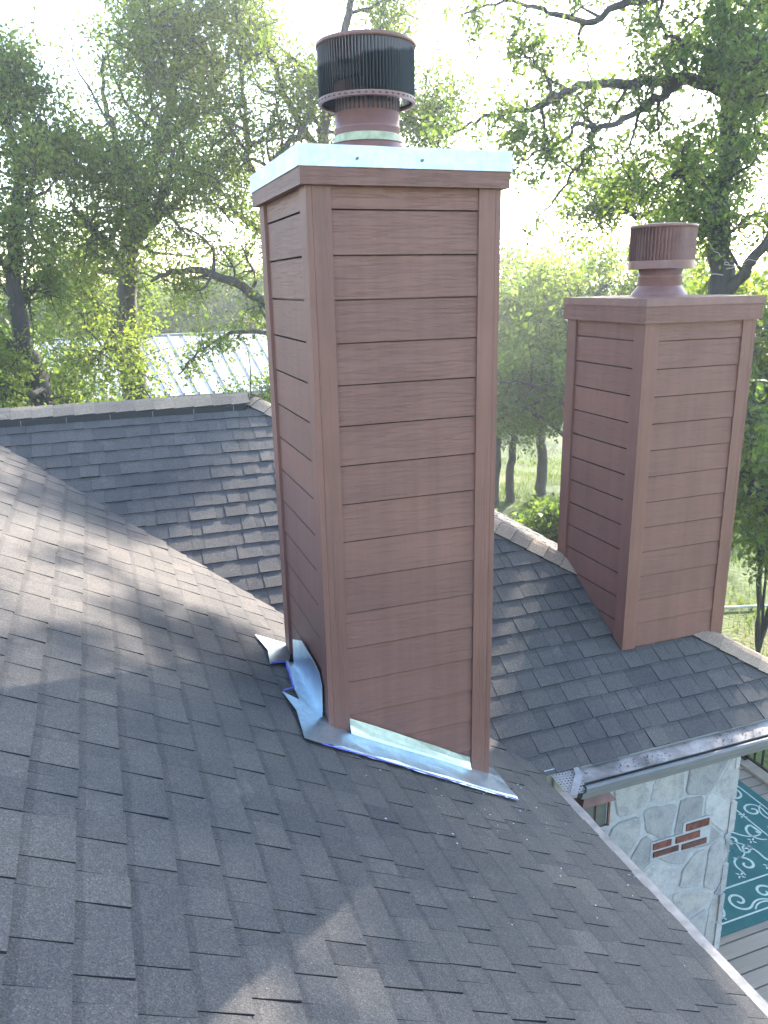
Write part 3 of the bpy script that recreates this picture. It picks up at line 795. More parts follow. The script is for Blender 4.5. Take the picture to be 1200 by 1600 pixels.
# stray white flakes left by the work
fk = []
for i in range(60):
    x = rnd.gauss(1.7, .45); y = rnd.gauss(2.85, .35)
    if x > 2.25 or x < .3 or (3.0 < y and x < 1.8): continue
    s = rnd.uniform(.002, .006); a = rnd.random() * 6
    fk.append([zbp(x + s * math.cos(a + k * 1.57), y + s * math.sin(a + k * 1.57) * .7, .024) for k in range(4)])
o = quads_mesh('debris_flakes', np.array(fk), 'flake', None); tag(o, 'tiny pale flakes scattered on the shingles below the flashing', 'debris', kind='stuff')

# ------------------------------------------------------------------ lantern, porch deck, rug, railing
ln = new_empty('wall_lantern', (2.64, 3.58, 2.62), 'brown metal lantern with hipped top mounted on the stone wall', 'lantern')
lx, ly, lz = 2.600, 3.550, 2.775; h = .094
q = MB(); q.prism([(lx - h, ly - h, lz), (lx + h, ly - h, lz), (lx + h, ly + h, lz), (lx - h, ly + h, lz)][::-1], [(lx - h * .7, ly - h * .7, lz - .02), (lx + h * .7, ly - h * .7, lz - .02), (lx + h * .7, ly + h * .7, lz - .02), (lx - h * .7, ly + h * .7, lz - .02)][::-1]); q.out('base', ['copper'], ln)
q = MB(); g_ = h * .9; q.box((lx - g_, ly - g_, lz + .002), (lx + g_, ly + g_, lz + .198)); q.out('glass', ['glass'], ln)
for sx in (-1, 1):
    for sy in (-1, 1):
        q = MB(); q.box((lx + sx * h - .007, ly + sy * h - .007, lz), (lx + sx * h + .007, ly + sy * h + .007, lz + .2)); q.out('corner_bar', ['copper'], ln)
for (dx, dy) in ((0, -1), (-1, 0), (1, 0)):
    q = MB(); q.box((lx + dx * h - .004, ly + dy * h - .004, lz), (lx + dx * h + .004, ly + dy * h + .004, lz + .2)); q.out('glazing_bar', ['copper'], ln)
q = MB(); a = h * 1.32; b = h * .36
lv = [[(lx + sx * r_, ly + sy * r_, zz) for sx, sy in ((-1, -1), (1, -1), (1, 1), (-1, 1))] for r_, zz in ((a, lz + .2), (a * .98, lz + .208), (h * .9, lz + .255), (b, lz + .295), (b * .5, lz + .31))]
V = [p for r_ in lv for p in r_]
q.add(V, [(i * 4 + k, i * 4 + (k + 1) % 4, (i + 1) * 4 + (k + 1) % 4, (i + 1) * 4 + k) for i in range(4) for k in range(4)] + [(16, 17, 18, 19), (3, 2, 1, 0)]); q.out('lamp_roof', ['copper'], ln)
q = MB(); q.tube([(lx, ly, lz + .30), (lx, ly + .02, lz + .335), (lx, ly + .08, lz + .34), (lx, WY + .01, lz + .30)], .007, 6); q.out('bracket', ['copper'], ln)
q = MB(); q.box((lx - .05, WY - .05, lz + .2), (lx + .05, WY - .005, lz + .36)); q.out('back_plate', ['copper'], ln)

dk = new_empty('porch_deck', (4.6, 4.5, .5), 'weathered grey-tan board deck beyond the stone wall', 'deck')
y = 1.6; DZ = .60; me_b = None
while y < 8.2:
    q = MB()
    if me_b is None:
        e = .004; x0, x1 = 2.06, 6.70; w_ = .138
        q.prism([(x0, y + e, DZ), (x1, y + e, DZ), (x1, y + w_ - e, DZ), (x0, y + w_ - e, DZ)], [(x0, y, DZ - .028), (x1, y, DZ - .028), (x1, y + w_, DZ - .028), (x0, y + w_, DZ - .028)])
        first = q.out('deck_board', ['deck'], dk); me_b = first.data; y0d = y
    else:
        c = bpy.data.objects.new('deck_board', me_b); COL.objects.link(c); c.parent = dk; c.location = (0, y - y0d, rnd.uniform(-.001, .001)); ORG[c] = ORG[dk]
    y += .1455
q = MB(); q.box((2.06, 1.6, DZ - .2), (6.66, 8.2, DZ - .03)); q.out('joist_frame', ['fascia'], dk)
q = MB(); q.box((6.50, 1.6, DZ + .004), (6.64, 8.2, DZ + .04)); q.out('edge_board', ['deck'], dk)

rl = new_empty('railing', (6.62, 4.9, DZ), 'black iron railing with slim balusters along the deck edge', 'railing')
q = MB(); q.box((6.605, 1.7, DZ + .075), (6.635, 8.1, DZ + .10)); q.out('bottom_rail', ['black'], rl)
q = MB(); q.box((6.60, 1.7, DZ + .92), (6.64, 8.1, DZ + .955)); q.out('top_rail', ['black'], rl)
for yy in (1.75, 3.9, 6.05, 8.05):
    q = MB(); q.box((6.59, yy, DZ + .04), (6.65, yy + .06, DZ + .98)); q.out('post', ['black'], rl)
bme = None; yy = 1.9
while yy < 8.0:
    if bme is None:
        q = MB(); q.box((6.611, yy, DZ + .10), (6.629, yy + .018, DZ + .92)); ob = q.out('baluster', ['black'], rl); bme = ob.data; yb0 = yy
    else:
        c = bpy.data.objects.new('baluster', bme); COL.objects.link(c); c.parent = rl; c.location = (0, yy - yb0, 0)
    yy += .112

RX0, RX1, RY0, RY1 = 3.84, 6.285, 4.14, 7.20
rg = new_empty('rug', (5.06, 5.67, DZ), 'teal outdoor rug with cream scrollwork lying on the deck', 'rug')
q = MB(); q.box((RX0, RY0, DZ + .003), (RX1, RY1, DZ + .012)); q.out('rug_field', ['rug'], rg)
def ribbon(b, pts, wd, z=DZ + .0145):
    P = np.array(pts); T = np.gradient(P, axis=0); T /= np.linalg.norm(T, axis=1)[:, None] + 1e-9
    n = len(P); V = []
    for i, (p, t) in enumerate(zip(P, T)):
        ww = wd * (.55 + .45 * math.sin(math.pi * min(1, .15 + i / (n - 1) * .85)))
        V += [(p[0] - t[1] * ww, p[1] + t[0] * ww, z), (p[0] + t[1] * ww, p[1] - t[0] * ww, z)]
    b.add(V, [(2 * i, 2 * i + 1, 2 * i + 3, 2 * i + 2) for i in range(n - 1)])
def spiral(cx, cy, r0, a0, turns, sgn, tail):
    pts = []
    for i in range(34):
        t = i / 33; a = a0 + sgn * turns * 6.283 * t; r = r0 * (.12 + .88 * t); pts.append((cx + r * math.cos(a), cy + r * math.sin(a)))
    d = np.array(pts[-1]) - np.array(pts[-2]); d /= np.linalg.norm(d); p = np.array(pts[-1]); nrm = np.array([-d[1], d[0]]) * sgn
    for i in range(1, 12):
        t = i / 11; p = p + d * tail / 11; ang = -sgn * 1.9 / 11; d = np.array([d[0] * math.cos(ang) - d[1] * math.sin(ang), d[0] * math.sin(ang) + d[1] * math.cos(ang)]); pts.append(tuple(p))
    return pts
sb = MB()
for ins, wd in ((.10, .008), (.42, .009)):
    a = (RX0 + ins, RY0 + ins, RX1 - ins, RY1 - ins)
    for (p0, p1) in (((a[0], a[1]), (a[2], a[1])), ((a[2], a[1]), (a[2], a[3])), ((a[2], a[3]), (a[0], a[3])), ((a[0], a[3]), (a[0], a[1]))):
        n_ = 12; ribbon(sb, [(p0[0] + (p1[0] - p0[0]) * i / n_, p0[1] + (p1[1] - p0[1]) * i / n_) for i in range(n_ + 1)], wd)
rr = random.Random(31); k = 0
def inside(p, ins): return RX0 + ins < p[0] < RX1 - ins and RY0 + ins < p[1] < RY1 - ins
# border scrolls
tt = RX0 + .2
while tt < RX1 - .2:
    for yy in (RY0 + .26, RY1 - .26): ribbon(sb, [p for p in spiral(tt, yy, .115, rr.random() * .6 + k * 3.14, 1.35, 1 if k % 2 else -1, .30) if inside(p, .12)], .012)
    tt += .30; k += 1
tt = RY0 + .3
while tt < RY1 - .2:
    for xx in (RX0 + .26, RX1 - .26): ribbon(sb, [p for p in spiral(xx, tt, .115, rr.random() * .6 + 1.57 + k * 3.14, 1.35, 1 if k % 2 else -1, .30) if inside(p, .12)], .012)
    tt += .30; k += 1
# field scrolls in mirrored pairs
for j in range(7):
    for i in range(5):
        cx = RX0 + .56 + i * .335 + (.08 if j % 2 else -.05); cy = RY0 + .60 + j * .335
        sg = 1 if (i + j) % 2 else -1; r0 = rr.uniform(.10, .155)
        pts = [p for p in spiral(cx, cy, r0, rr.choice((0, 1.57, 3.14, 4.71)) + rr.uniform(-.3, .3), rr.uniform(.95, 1.25), sg, rr.uniform(.32, .5)) if inside(p, .45)]
        if len(pts) > 6: ribbon(sb, pts, .013)
        pts = [p for p in spiral(cx + .15 * sg, cy + .16, .06, rr.random() * 6, .9, -sg, .22) if inside(p, .45)]
        if len(pts) > 6: ribbon(sb, pts, .010)
        for d_ in range(4):
            aa = d_ * 1.57 + .4; ribbon(sb, [(cx + .17 + .012 * math.cos(aa), cy - .1 + .012 * math.sin(aa)), (cx + .17 + .03 * math.cos(aa), cy - .1 + .03 * math.sin(aa)), (cx + .17 + .045 * math.cos(aa + .2), cy - .1 + .045 * math.sin(aa + .2))], .009)
sb.out('scroll_pattern', ['scroll'], rg)
hs = MB(); hs.tube([(4.02, 3.66, .615), (4.10, 3.62, .63), (4.18, 3.52, .62), (4.20, 3.40, .615), (4.14, 3.28, .615), (4.0, 3.2, .615), (3.8, 3.18, .615)], .014, 8)
tag(hs.out('garden_hose', ['rubber'], None, True, origin=(4.1, 3.4, .6)), 'dark garden hose curling on the deck by the stone wall', 'hose')
pp = MB(); a = at(1080, 973, 14.8); b = at(1290, 929, 16.0)
pp.tube([(a[0], a[1], .05), ((a[0] + b[0]) / 2, (a[1] + b[1]) / 2, .07), (b[0], b[1], .05)], .028, 8)
tag(pp.out('ground_pipe', ['pipe'], None, True, origin=(float(a[0]), float(a[1]), 0)), 'pale pipe lying across the grass right of the brown chimney', 'pipe')

# ------------------------------------------------------------------ outbuilding with a white metal roof
bd = new_empty('outbuilding', (1.2, 19, 0), 'low outbuilding with a bright white standing-seam metal roof behind the trees', 'building')
E0, E1 = at(-140, 632, 16.6), at(500, 606, 16.6); R0, R1 = at(-190, 541, 24.5), at(450, 521, 24.5)
ze, zrr = 4.02, 4.76
E0[2] = E1[2] = ze; R0[2] = R1[2] = zrr
q = MB(); q.prism([tuple(E0), tuple(E1), tuple(R1), tuple(R0)], [tuple(p - np.array([0, 0, .06])) for p in (E0, E1, R1, R0)]); rfm = q.out('metal_roof', ['metalroof'], bd)
ns = 26
for i in range(ns):
    t = (i + .5) / ns; a = E0 + (E1 - E0) * t; b = R0 + (R1 - R0) * t; dx = (E1 - E0) / np.linalg.norm(E1 - E0) * .02
    q = MB(); upv = np.array([0, 0, .05]); q.prism([tuple(a - dx), tuple(a + dx), tuple(b + dx), tuple(b - dx)], [tuple(a - dx + upv), tuple(a + dx + upv), tuple(b + dx + upv), tuple(b - dx + upv)]); q.out('seam', ['metalroof'], rfm)
bk = (R0 - E0) * np.array([1, 1, 0]); bk /= np.linalg.norm(bk)
q = MB(); P_ = [R0 - bk * .12 + np.array([0, 0, .05]), R1 - bk * .12 + np.array([0, 0, .05]), R1 + bk * .2 + np.array([0, 0, .05]), R0 + bk * .2 + np.array([0, 0, .05])]
q.prism([tuple(p) for p in P_], [tuple(p - np.array([0, 0, .06])) for p in P_]); q.out('ridge_cap', ['gutterlip'], rfm)
q = MB(); W_ = [E0 + bk * .5, E1 + bk * .5 , R1 - bk * .2, R0 - bk * .2]
q.prism([(p[0], p[1], z) for p, z in zip(W_, (ze, ze, zrr - .1, zrr - .1))], [(p[0], p[1], 0) for p in W_]); q.out('wall', ['wallpaint'], bd)
q = MB(); q.prism([tuple(E0 + np.array([0, 0, -.07])), tuple(E1 + np.array([0, 0, -.07])), tuple(E1 + bk * .1 + np.array([0, 0, -.07])), tuple(E0 + bk * .1 + np.array([0, 0, -.07]))], [tuple(E0 + np.array([0, 0, -.22])), tuple(E1 + np.array([0, 0, -.22])), tuple(E1 + bk * .1 + np.array([0, 0, -.22])), tuple(E0 + bk * .1 + np.array([0, 0, -.22]))]); q.out('eave_board', ['brickd'], bd)

# ------------------------------------------------------------------ trees
def unit(v): return v / (np.linalg.norm(v) + 1e-9)
def smooth_line(P, n):
    P = np.asarray(P, float); t = np.linspace(0, len(P) - 1, n); out = []
    for x in t:
        i = min(int(x), len(P) - 2); f = x - i
        p0, p1, p2, p3 = P[max(i - 1, 0)], P[i], P[i + 1], P[min(i + 2, len(P) - 1)]
        out.append(.5 * ((2 * p1) + (-p0 + p2) * f + (2 * p0 - 5 * p1 + 4 * p2 - p3) * f * f + (-p0 + 3 * p1 - 3 * p2 + p3) * f ** 3))
    return np.array(out)
class Tree:
    def __init__(s, seed): s.r = np.random.default_rng(seed); s.tubes = []; s.twigs = []
    def limb(s, P, r0, r1, n=None):
        P = smooth_line(P, n or max(8, 4 * len(P))); P[1:-1] += s.r.normal(0, .018, P[1:-1].shape)
        R = r0 + (r1 - r0) * np.linspace(0, 1, len(P)) ** .8
        s.tubes.append((P, R, 8 if r0 > .06 else 6)); return (P, R)
    def shoot(s, line, t, length, up, spread, curl=.25, n=6, rk=.55):
        P, R = line; i = min(len(P) - 2, int(t * (len(P) - 1))); p = P[i]; T = unit(P[i + 1] - P[i])
        d = unit(s.r.normal(size=3)); d = unit(d - T * (d @ T))
        v = unit(T * (1 - spread) + d * spread + np.array([0, 0, up])); pts = [p]
        for k in range(n):
            v = unit(v + s.r.normal(0, curl, 3) + np.array([0, 0, up * .12])); pts.append(pts[-1] + v * length / n)
        r0 = min(R[i] * rk, .014 + length * .016)
        L_ = (np.array(pts), np.linspace(r0, max(.003, r0 * .25), n + 1)); return L_
    def fill(s, limbs, n1, l1, n2, l2, n3, l3, up=.15, start=.2):
        for ln_ in limbs:
            for _ in range(n1):
                t = s.r.uniform(start, 1) ; a = s.shoot(ln_, t, s.r.uniform(*l1) * (1.15 - .45 * t), up, .75); s.tubes.append((*a, 5))
                for _ in range(n2):
                    b = s.shoot(a, s.r.uniform(.2, 1), s.r.uniform(*l2), up * .6, .7, n=4); s.tubes.append((*b, 4))
                    for _ in range(n3):
                        c = s.shoot(b, s.r.uniform(.15, 1), s.r.uniform(*l3), 0, .7, n=3); s.twigs.append(c[0])
                        if s.r.random() < .5: s.tubes.append((*c, 3))
    def leaves(s, per, size, sig, aspect=.55, droop=.0):
        C = []
        for tw in s.twigs:
            n = max(1, int(per * s.r.uniform(.5, 1.5))); t = s.r.uniform(.1, 1.05, n) * (len(tw) - 1)
            i = np.minimum(t.astype(int), len(tw) - 2); f = (t - i)[:, None]
            C.append(tw[i] + (tw[i + 1] - tw[i]) * f + s.r.normal(0, sig, (n, 3)))
        C = np.concatenate(C); n = len(C)
        A = s.r.normal(size=(n, 3)); A[:, 2] -= droop; A /= np.linalg.norm(A, axis=1)[:, None]
        B = s.r.normal(size=(n, 3)); B[:, 2] *= .7; B -= A * (A * B).sum(1)[:, None]; B /= np.linalg.norm(B, axis=1)[:, None]
        Nn = np.cross(A, B)
        L_ = (size * s.r.uniform(.6, 1.3, n))[:, None]; Wd = L_ * aspect
        q = np.stack([C, C + A * L_ * .45 + B * Wd * .5 + Nn * L_ * .06, C + A * L_, C + A * L_ * .45 - B * Wd * .5 + Nn * L_ * .06], 1)
        # clumps share a tone with single-leaf scatter
        base = .5 + .5 * np.sin(C[:, 0] * 2.1 + 1.3 * np.sin(C[:, 1] * 1.7)) * np.cos(C[:, 2] * 2.4 + C[:, 1])
        return q, np.clip(base * .35 + s.r.uniform(0, .65, n), 0, 1)
    def finish(s, name, base, label, leaf, bark, per, size, sig, group=None, aspect=.55):
        root = new_empty(name, tuple(map(float, base)), label, 'tree', group)
        b = MB()
        for P, R, n in s.tubes: b.tube(P, R, n, 0, False)
        b.out('trunk', [bark], root, True)
        q, tone = s.leaves(per, size, sig, aspect)
        quads_mesh('crown', q, leaf, root, tone)
        return root
def gpt(p): return np.array([p[0], p[1], -.1])

# T1: oak at the far left
D = 11.0; t = Tree(1)
tr = t.limb([gpt(at(72, 660, D)), at(68, 640, D), at(56, 595, D), at(40, 550, D), at(28, 490, D), at(20, 425, D), at(26, 330, D), at(28, 260, D), at(14, 200, D), at(2, 150, D)], .17, .035, 40)
lb = [t.limb([at(26, 330, D), at(50, 280, D - .3), at(66, 225, D - .3), at(62, 180, D - .2)], .05, .015), t.limb([at(28, 260, D), at(55, 220, D + .2), at(66, 190, D + .3)], .04, .012),
      t.limb([at(14, 200, D), at(-30, 160, D), at(-70, 150, D)], .035, .012), t.limb([at(20, 425, D), at(-30, 380, D - .4), at(-70, 330, D - .5)], .06, .02),
      t.limb([at(25, 480, D), at(60, 440, D + .5), at(80, 400, D + .8)], .06, .02), t.limb([at(32, 545, D), at(-10, 520, D - .5), at(-50, 510, D - .7)], .06, .02),
      t.limb([at(70, 610, D), at(40, 615, D - .4), at(0, 600, D - .6), at(-40, 590, D - .6)], .06, .02),
      t.limb([at(2, 150, D), at(10, 120, D), at(30, 105, D)], .03, .012), (tr[0][18:], tr[1][18:])]
t.fill(lb, 9, (.45, .95), 6, (.25, .5), 3, (.12, .25), .1, .1)
t.finish('oak_tree', gpt(at(80, 640, D)), 'slim oak with a crooked dark trunk at the left picture edge', 'leafA', 'bark2', 18, .064, .08)

# T2: spreading live oak left of the tall chimney
D = 13.0; t = Tree(2)
tr = t.limb([gpt(at(212, 620, D)), at(212, 610, D), at(203, 550, D), at(197, 485, D), at(203, 430, D), at(206, 360, D), at(226, 300, D), at(250, 230, D), at(268, 150, D), at(282, 60, D), at(300, -60, D), at(310, -150, D)], .22, .03, 44)
lb = [t.limb([at(203, 430, D), at(165, 380, D - .5), at(135, 345, D - .8), at(110, 320, D - 1)], .09, .02), t.limb([at(206, 360, D), at(260, 330, D - .6), at(300, 295, D - .9), at(345, 262, D - 1)], .09, .02),
      t.limb([at(226, 300, D), at(185, 230, D + .3), at(165, 160, D + .6), at(160, 85, D + .7)], .08, .02), t.limb([at(250, 230, D), at(300, 180, D + .4), at(345, 120, D + .6), at(370, 30, D + .8)], .08, .02),
      t.limb([at(205, 400, D), at(235, 340, D - 1.2), at(262, 285, D - 2.0), at(270, 230, D - 2.3)], .08, .02), t.limb([at(203, 430, D), at(150, 420, D + 1), at(120, 400, D + 1.6)], .08, .02),
      t.limb([at(226, 300, D), at(200, 250, D - 1), at(170, 230, D - 1.6)], .06, .02), t.limb([at(268, 150, D), at(220, 80, D), at(200, 20, D)], .05, .02), t.limb([at(282, 60, D), at(340, -10, D), at(380, -70, D)], .05, .015),
      t.limb([at(200, 540, D), at(165, 545, D - .5), at(140, 570, D - .8)], .05, .015), t.limb([at(199, 500, D), at(150, 470, D + .8), at(120, 470, D + 1)], .06, .015),
      t.limb([at(268, 150, D), at(240, 60, D - .8), at(230, -30, D - 1)], .05, .015), (tr[0][20:], tr[1][20:])]
t.fill(lb, 11, (.6, 1.5), 7, (.35, .75), 3, (.15, .35), .12, .15)
t.finish('oak_tree', gpt(at(212, 620, D)), 'tall spreading live oak left of the tall chimney, standing before the white metal roof', 'leafA', 'bark', 21, .062, .10)

# T2b: oak behind the tall chimney
D = 12.4; t = Tree(3)
tr = t.limb([gpt(at(505, 640, D)), at(505, 600, D), at(500, 520, D), at(485, 420, D), at(480, 330, D), at(500, 240, D), at(520, 130, D), at(545, 20, D), at(560, -80, D)], .24, .03, 40)
lb = [t.limb([at(500, 520, D), at(455, 500, D - .4), at(410, 470, D - .6), at(365, 440, D - .8), at(310, 424, D - .9), at(262, 428, D - .9), at(235, 440, D - .9)], .12, .02),
      t.limb([at(500, 540, D), at(440, 528, D - .8), at(385, 517, D - 1), at(335, 535, D - 1.1), at(300, 560, D - 1.2), at(278, 585, D - 1.2)], .05, .010),
      t.limb([at(485, 420, D), at(435, 380, D + .3), at(385, 345, D + .4), at(345, 300, D + .5), at(318, 275, D + .5)], .08, .02),
      t.limb([at(480, 360, D), at(440, 300, D - .2), at(425, 262, D - .2), at(455, 220, D - .3), at(480, 185, D - .3), at(500, 120, D - .3)], .09, .02),
      t.limb([at(480, 340, D), at(400, 280, D), at(385, 220, D), at(378, 130, D), at(372, 40, D), at(365, -50, D)], .08, .02),
      t.limb([at(500, 240, D), at(450, 160, D + .4), at(425, 90, D + .5), at(410, 0, D + .6)], .07, .02), t.limb([at(520, 130, D), at(580, 60, D + .3), at(610, -20, D + .5)], .05, .015),
      t.limb([at(500, 240, D), at(590, 200, D), at(640, 190, D), at(690, 170, D), at(712, 130, D)], .06, .012), t.limb([at(640, 190, D), at(670, 215, D), at(695, 205, D)], .03, .010), (tr[0][22:], tr[1][22:])]
t.fill(lb[:1] + lb[2:], 10, (.55, 1.3), 6, (.3, .65), 3, (.15, .3), .15, .18)
t.fill(lb[1:2], 6, (.2, .5), 3, (.15, .3), 3, (.08, .16), .0, .3)
t.finish('oak_tree', gpt(at(505, 640, D)), 'oak rising behind the tall chimney with limbs arching to its left', 'leafC', 'bark', 20, .060, .09)

# T3: large post oak at the right, between roof and sun
D = 11.5; t = Tree(4)
tr = t.limb([gpt(at(1085, 1000, D)), at(1085, 900, D), at(1100, 740, D), at(1120, 560, D), at(1127, 450, D), at(1122, 380, D), at(1127, 310, D), at(1140, 220, D), at(1136, 130, D), at(1130, 40, D), at(1138, -60, D), at(1150, -200, D), at(1160, -360, D)], .23, .05, 48)
L1 = t.limb([at(1138, 140, D), at(1080, 125, D - .5), at(1020, 128, D - .8), at(970, 132, D - 1), at(905, 137, D - 1.1), at(868, 150, D - 1.2), at(835, 166, D - 1.2), at(800, 176, D - 1.3), at(765, 182, D - 1.3), at(735, 193, D - 1.3), at(707, 210, D - 1.3)], .085, .010, 40)
L2 = t.limb([at(1060, 132, D - .6), at(1020, 160, D - .9), at(972, 188, D - 1.2), at(930, 202, D - 1.4), at(902, 190, D - 1.5), at(882, 218, D - 1.5), at(842, 240, D - 1.6), at(808, 252, D - 1.6)], .055, .009, 36)
L3 = t.limb([at(930, 202, D - 1.4), at(922, 220, D - 1.4), at(912, 246, D - 1.5), at(895, 271, D - 1.5), at(870, 306, D - 1.5), at(838, 346, D - 1.6)], .035, .008, 24)
L4 = t.limb([at(1138, -10, D), at(1080, -20, D - .4), at(1030, -8, D - .8), at(980, 6, D - 1), at(922, 34, D - 1.2), at(866, 20, D - 1.3), at(830, 8, D - 1.3), at(780, 4, D - 1.4), at(725, 22, D - 1.4)], .07, .010, 36)
L5 = t.limb([at(1138, 150, D), at(1175, 96, D - .3), at(1215, 62, D - .5), at(1270, 30, D - .6)], .08, .03)
L6 = t.limb([at(1127, 300, D), at(1080, 270, D - .8), at(1040, 280, D - 1.2), at(1000, 320, D - 1.4)], .07, .015)
L7 = t.limb([at(1122, 370, D), at(1060, 330, D + .4), at(990, 335, D + .7), at(940, 320, D + .8), at(905, 335, D + .9)], .07, .012)
L8 = t.limb([at(1135, 460, D), at(1180, 400, D - .4), at(1220, 350, D - .6), at(1280, 320, D - .6)], .09, .03)
L9 = t.limb([at(1130, 230, D), at(1180, 210, D + .5), at(1230, 230, D + .7)], .07, .02)
L10 = t.limb([at(868, 150, D - 1.2), at(845, 105, D - 1.2), at(835, 95, D - 1.2), at(815, 80, D - 1.3)], .03, .008)
L11 = t.limb([at(1105, 690, D), at(1160, 742, D - .5), at(1205, 790, D - .9), at(1270, 850, D - 1.2)], .12, .09)
t.limb([at(925, 206, D - 1.4), at(915, 165, D - 1.3), at(920, 120, D - 1.2), at(912, 85, D - 1.2)], .02, .006)
up_ = [t.limb([at(1138, -60, D), at(1060, -160, D - .6), at(980, -240, D - 1), at(900, -290, D - 1.2)], .10, .03), t.limb([at(1150, -200, D), at(1200, -300, D + .3), at(1260, -380, D + .6)], .09, .03),
       t.limb([at(1150, -150, D), at(1100, -280, D + .8), at(1040, -380, D + 1.4)], .09, .03), t.limb([at(1138, -60, D), at(1200, -120, D - .8), at(1300, -170, D - 1.4)], .09, .03), t.limb([at(1155, -280, D), at(1120, -400, D - .5), at(1100, -500, D - .5)], .08, .02)]
t.fill([L1, L2], 14, (.35, .75), 4, (.18, .4), 3, (.10, .2), .04, .1)
t.fill([L4], 11, (.35, .8), 4, (.18, .4), 3, (.10, .2), .03, .1)
t.fill([L3, L10], 7, (.2, .45), 3, (.12, .28), 2, (.08, .16), 0, .15)
t.fill([L5, L6, L7, L8, L9], 9, (.5, 1.0), 5, (.25, .5), 3, (.12, .22), .05, .15)
t.fill([(tr[0][20:34], tr[1][20:34])], 22, (.4, .9), 5, (.2, .4), 3, (.12, .2), .02, .0)
cr_ = [t.limb([at(1136, 140, D), at(1112, 95, D + 1.0), at(1085, 60, D + 1.9)], .05, .015), t.limb([at(1132, 60, D), at(1165, 30, D + 1.2), at(1185, 0, D + 2.0)], .05, .015),  # crown limbs added to break up the sun patches on the roof
       t.limb([at(1136, 10, D), at(1095, -30, D - 1.1), at(1060, -60, D - 1.9)], .05, .015), t.limb([at(1140, 170, D), at(1165, 120, D - 1.0), at(1190, 90, D - 1.8)], .05, .015),
       t.limb([at(1138, 100, D), at(1080, 70, D - 1.0), at(1040, 55, D - 1.7)], .05, .015), t.limb([at(1138, 60, D), at(1190, 60, D), at(1235, 40, D + .3)], .05, .015)]
t.fill(cr_, 7, (.5, 1.0), 5, (.25, .5), 3, (.12, .22), .05, .1)
t.fill([L6, L7], 12, (.5, 1.0), 5, (.25, .5), 3, (.12, .22), .05, .1)
t.fill([L11], 5, (.4, .8), 3, (.2, .4), 2, (.1, .2), .1, .3)
t.fill(up_, 18, (.7, 1.4), 5, (.3, .6), 3, (.15, .25), .1, .1)
oakR = t.finish('oak_tree', gpt(at(1085, 1000, D)), 'big post oak with long bare-ended limbs behind the smaller chimney', 'leafB', 'bark2', 15, .066, .06, aspect=.62)
# bleached dead twigs on its trunk
dt = MB(); dr = np.random.default_rng(8)
for (u, v) in ((1125, 400), (1135, 420), (1140, 415), (1130, 430), (1150, 400)):
    p = at(u, v, D - .35); v_ = dr.normal(size=3); v_[2] *= .5; v_ = unit(v_ - _f * .4); pts = [p]
    for k in range(6): v_ = unit(v_ + dr.normal(0, .35, 3)); pts.append(pts[-1] + v_ * .09)
    dt.tube(pts, np.linspace(.008, .003, 7), 4)
dt.out('dead_twigs', ['twig'], oakR)

# middle-distance and far trees: a few kinds, copied
def generic(seed, H, spread, nl, leaf, size, per, dens, fork=.35):
    t = Tree(seed); r = t.r
    P = [np.array([0, 0, -.1])]
    for k in range(7): P.append(np.array([r.normal(0, .12) * k * .4, r.normal(0, .12) * k * .4, H * .8 * (k + 1) / 7]))
    tr = t.limb(P, .018 * H + .03, .03, 26); lb = [(tr[0][12:], tr[1][12:])]
    for k in range(nl):
        f = r.uniform(fork, .98); i = int(f * 24); a = r.uniform(0, 6.283); L_ = spread * r.uniform(.6, 1.05) * (1.25 - .6 * f)
        d = np.array([math.cos(a), math.sin(a), 0]); p0 = tr[0][i]
        lb.append(t.limb([p0, p0 + d * L_ * .35 + np.array([0, 0, L_ * .28]), p0 + d * L_ * .7 + np.array([0, 0, L_ * .42]), p0 + d * L_ + np.array([0, 0, L_ * .40])], tr[1][i] * .55, .012))
    t.fill(lb, dens, (.5 * spread * .4, spread * .45), 4, (.35, .8), 3, (.2, .45), .08, .25)
    return t
def place(src, loc, rz, s, label, group=None):
    r = src.copy(); COL.objects.link(r); r.location = loc; r.rotation_euler = (0, 0, rz); r.scale = (s, s, s); r['label'] = label
    if group: r['group'] = group
    for ch in list(src.children):
        c = ch.copy(); COL.objects.link(c); c.parent = r
    return r
def proto(seed, H, spread, nl, leaf, bark, size, per, dens, sig, name, loc, label, fork=.35, group=None, sc_=1., rz=0.):
    t = generic(seed, H, spread, nl, leaf, size, per, dens, fork)
    root = t.finish(name, (0, 0, 0), label, leaf, bark, per, size, sig, group)
    root.location = loc; root.scale = (sc_,) * 3; root.rotation_euler = (0, 0, rz); return root
def g0(u, v, D): p = at(u, v, D); return (float(p[0]), float(p[1]), 0.0)
G = 'trees of the far woodland edge'
pm = proto(31, 6.4, 2.8, 18, 'leafC', 'bark', .11, 13, 9, .09, 'oak_tree', g0(800, 640, 22), 'bushy oak in the gap between the two chimneys, trunk leaning', .30)
place(pm, g0(930, 640, 17.0), 2.1, 1.17, 'bushy oak whose crown fills the space left of the smaller chimney cap')
place(pm, g0(1300, 600, 15), 4.0, 1.0, 'bushy oak showing right of the smaller chimney')
place(pm, g0(850, 640, 23), 3.3, 1.22, 'bushy oak farther back in the gap between the chimneys')
place(pm, g0(70, 640, 15.6), 5.6, .93, 'low-crowned oak between the crooked trunk and the white metal roof')
place(pm, g0(775, 640, 20.5), 0.7, 1.12, 'low-crowned oak just right of the tall chimney edge')
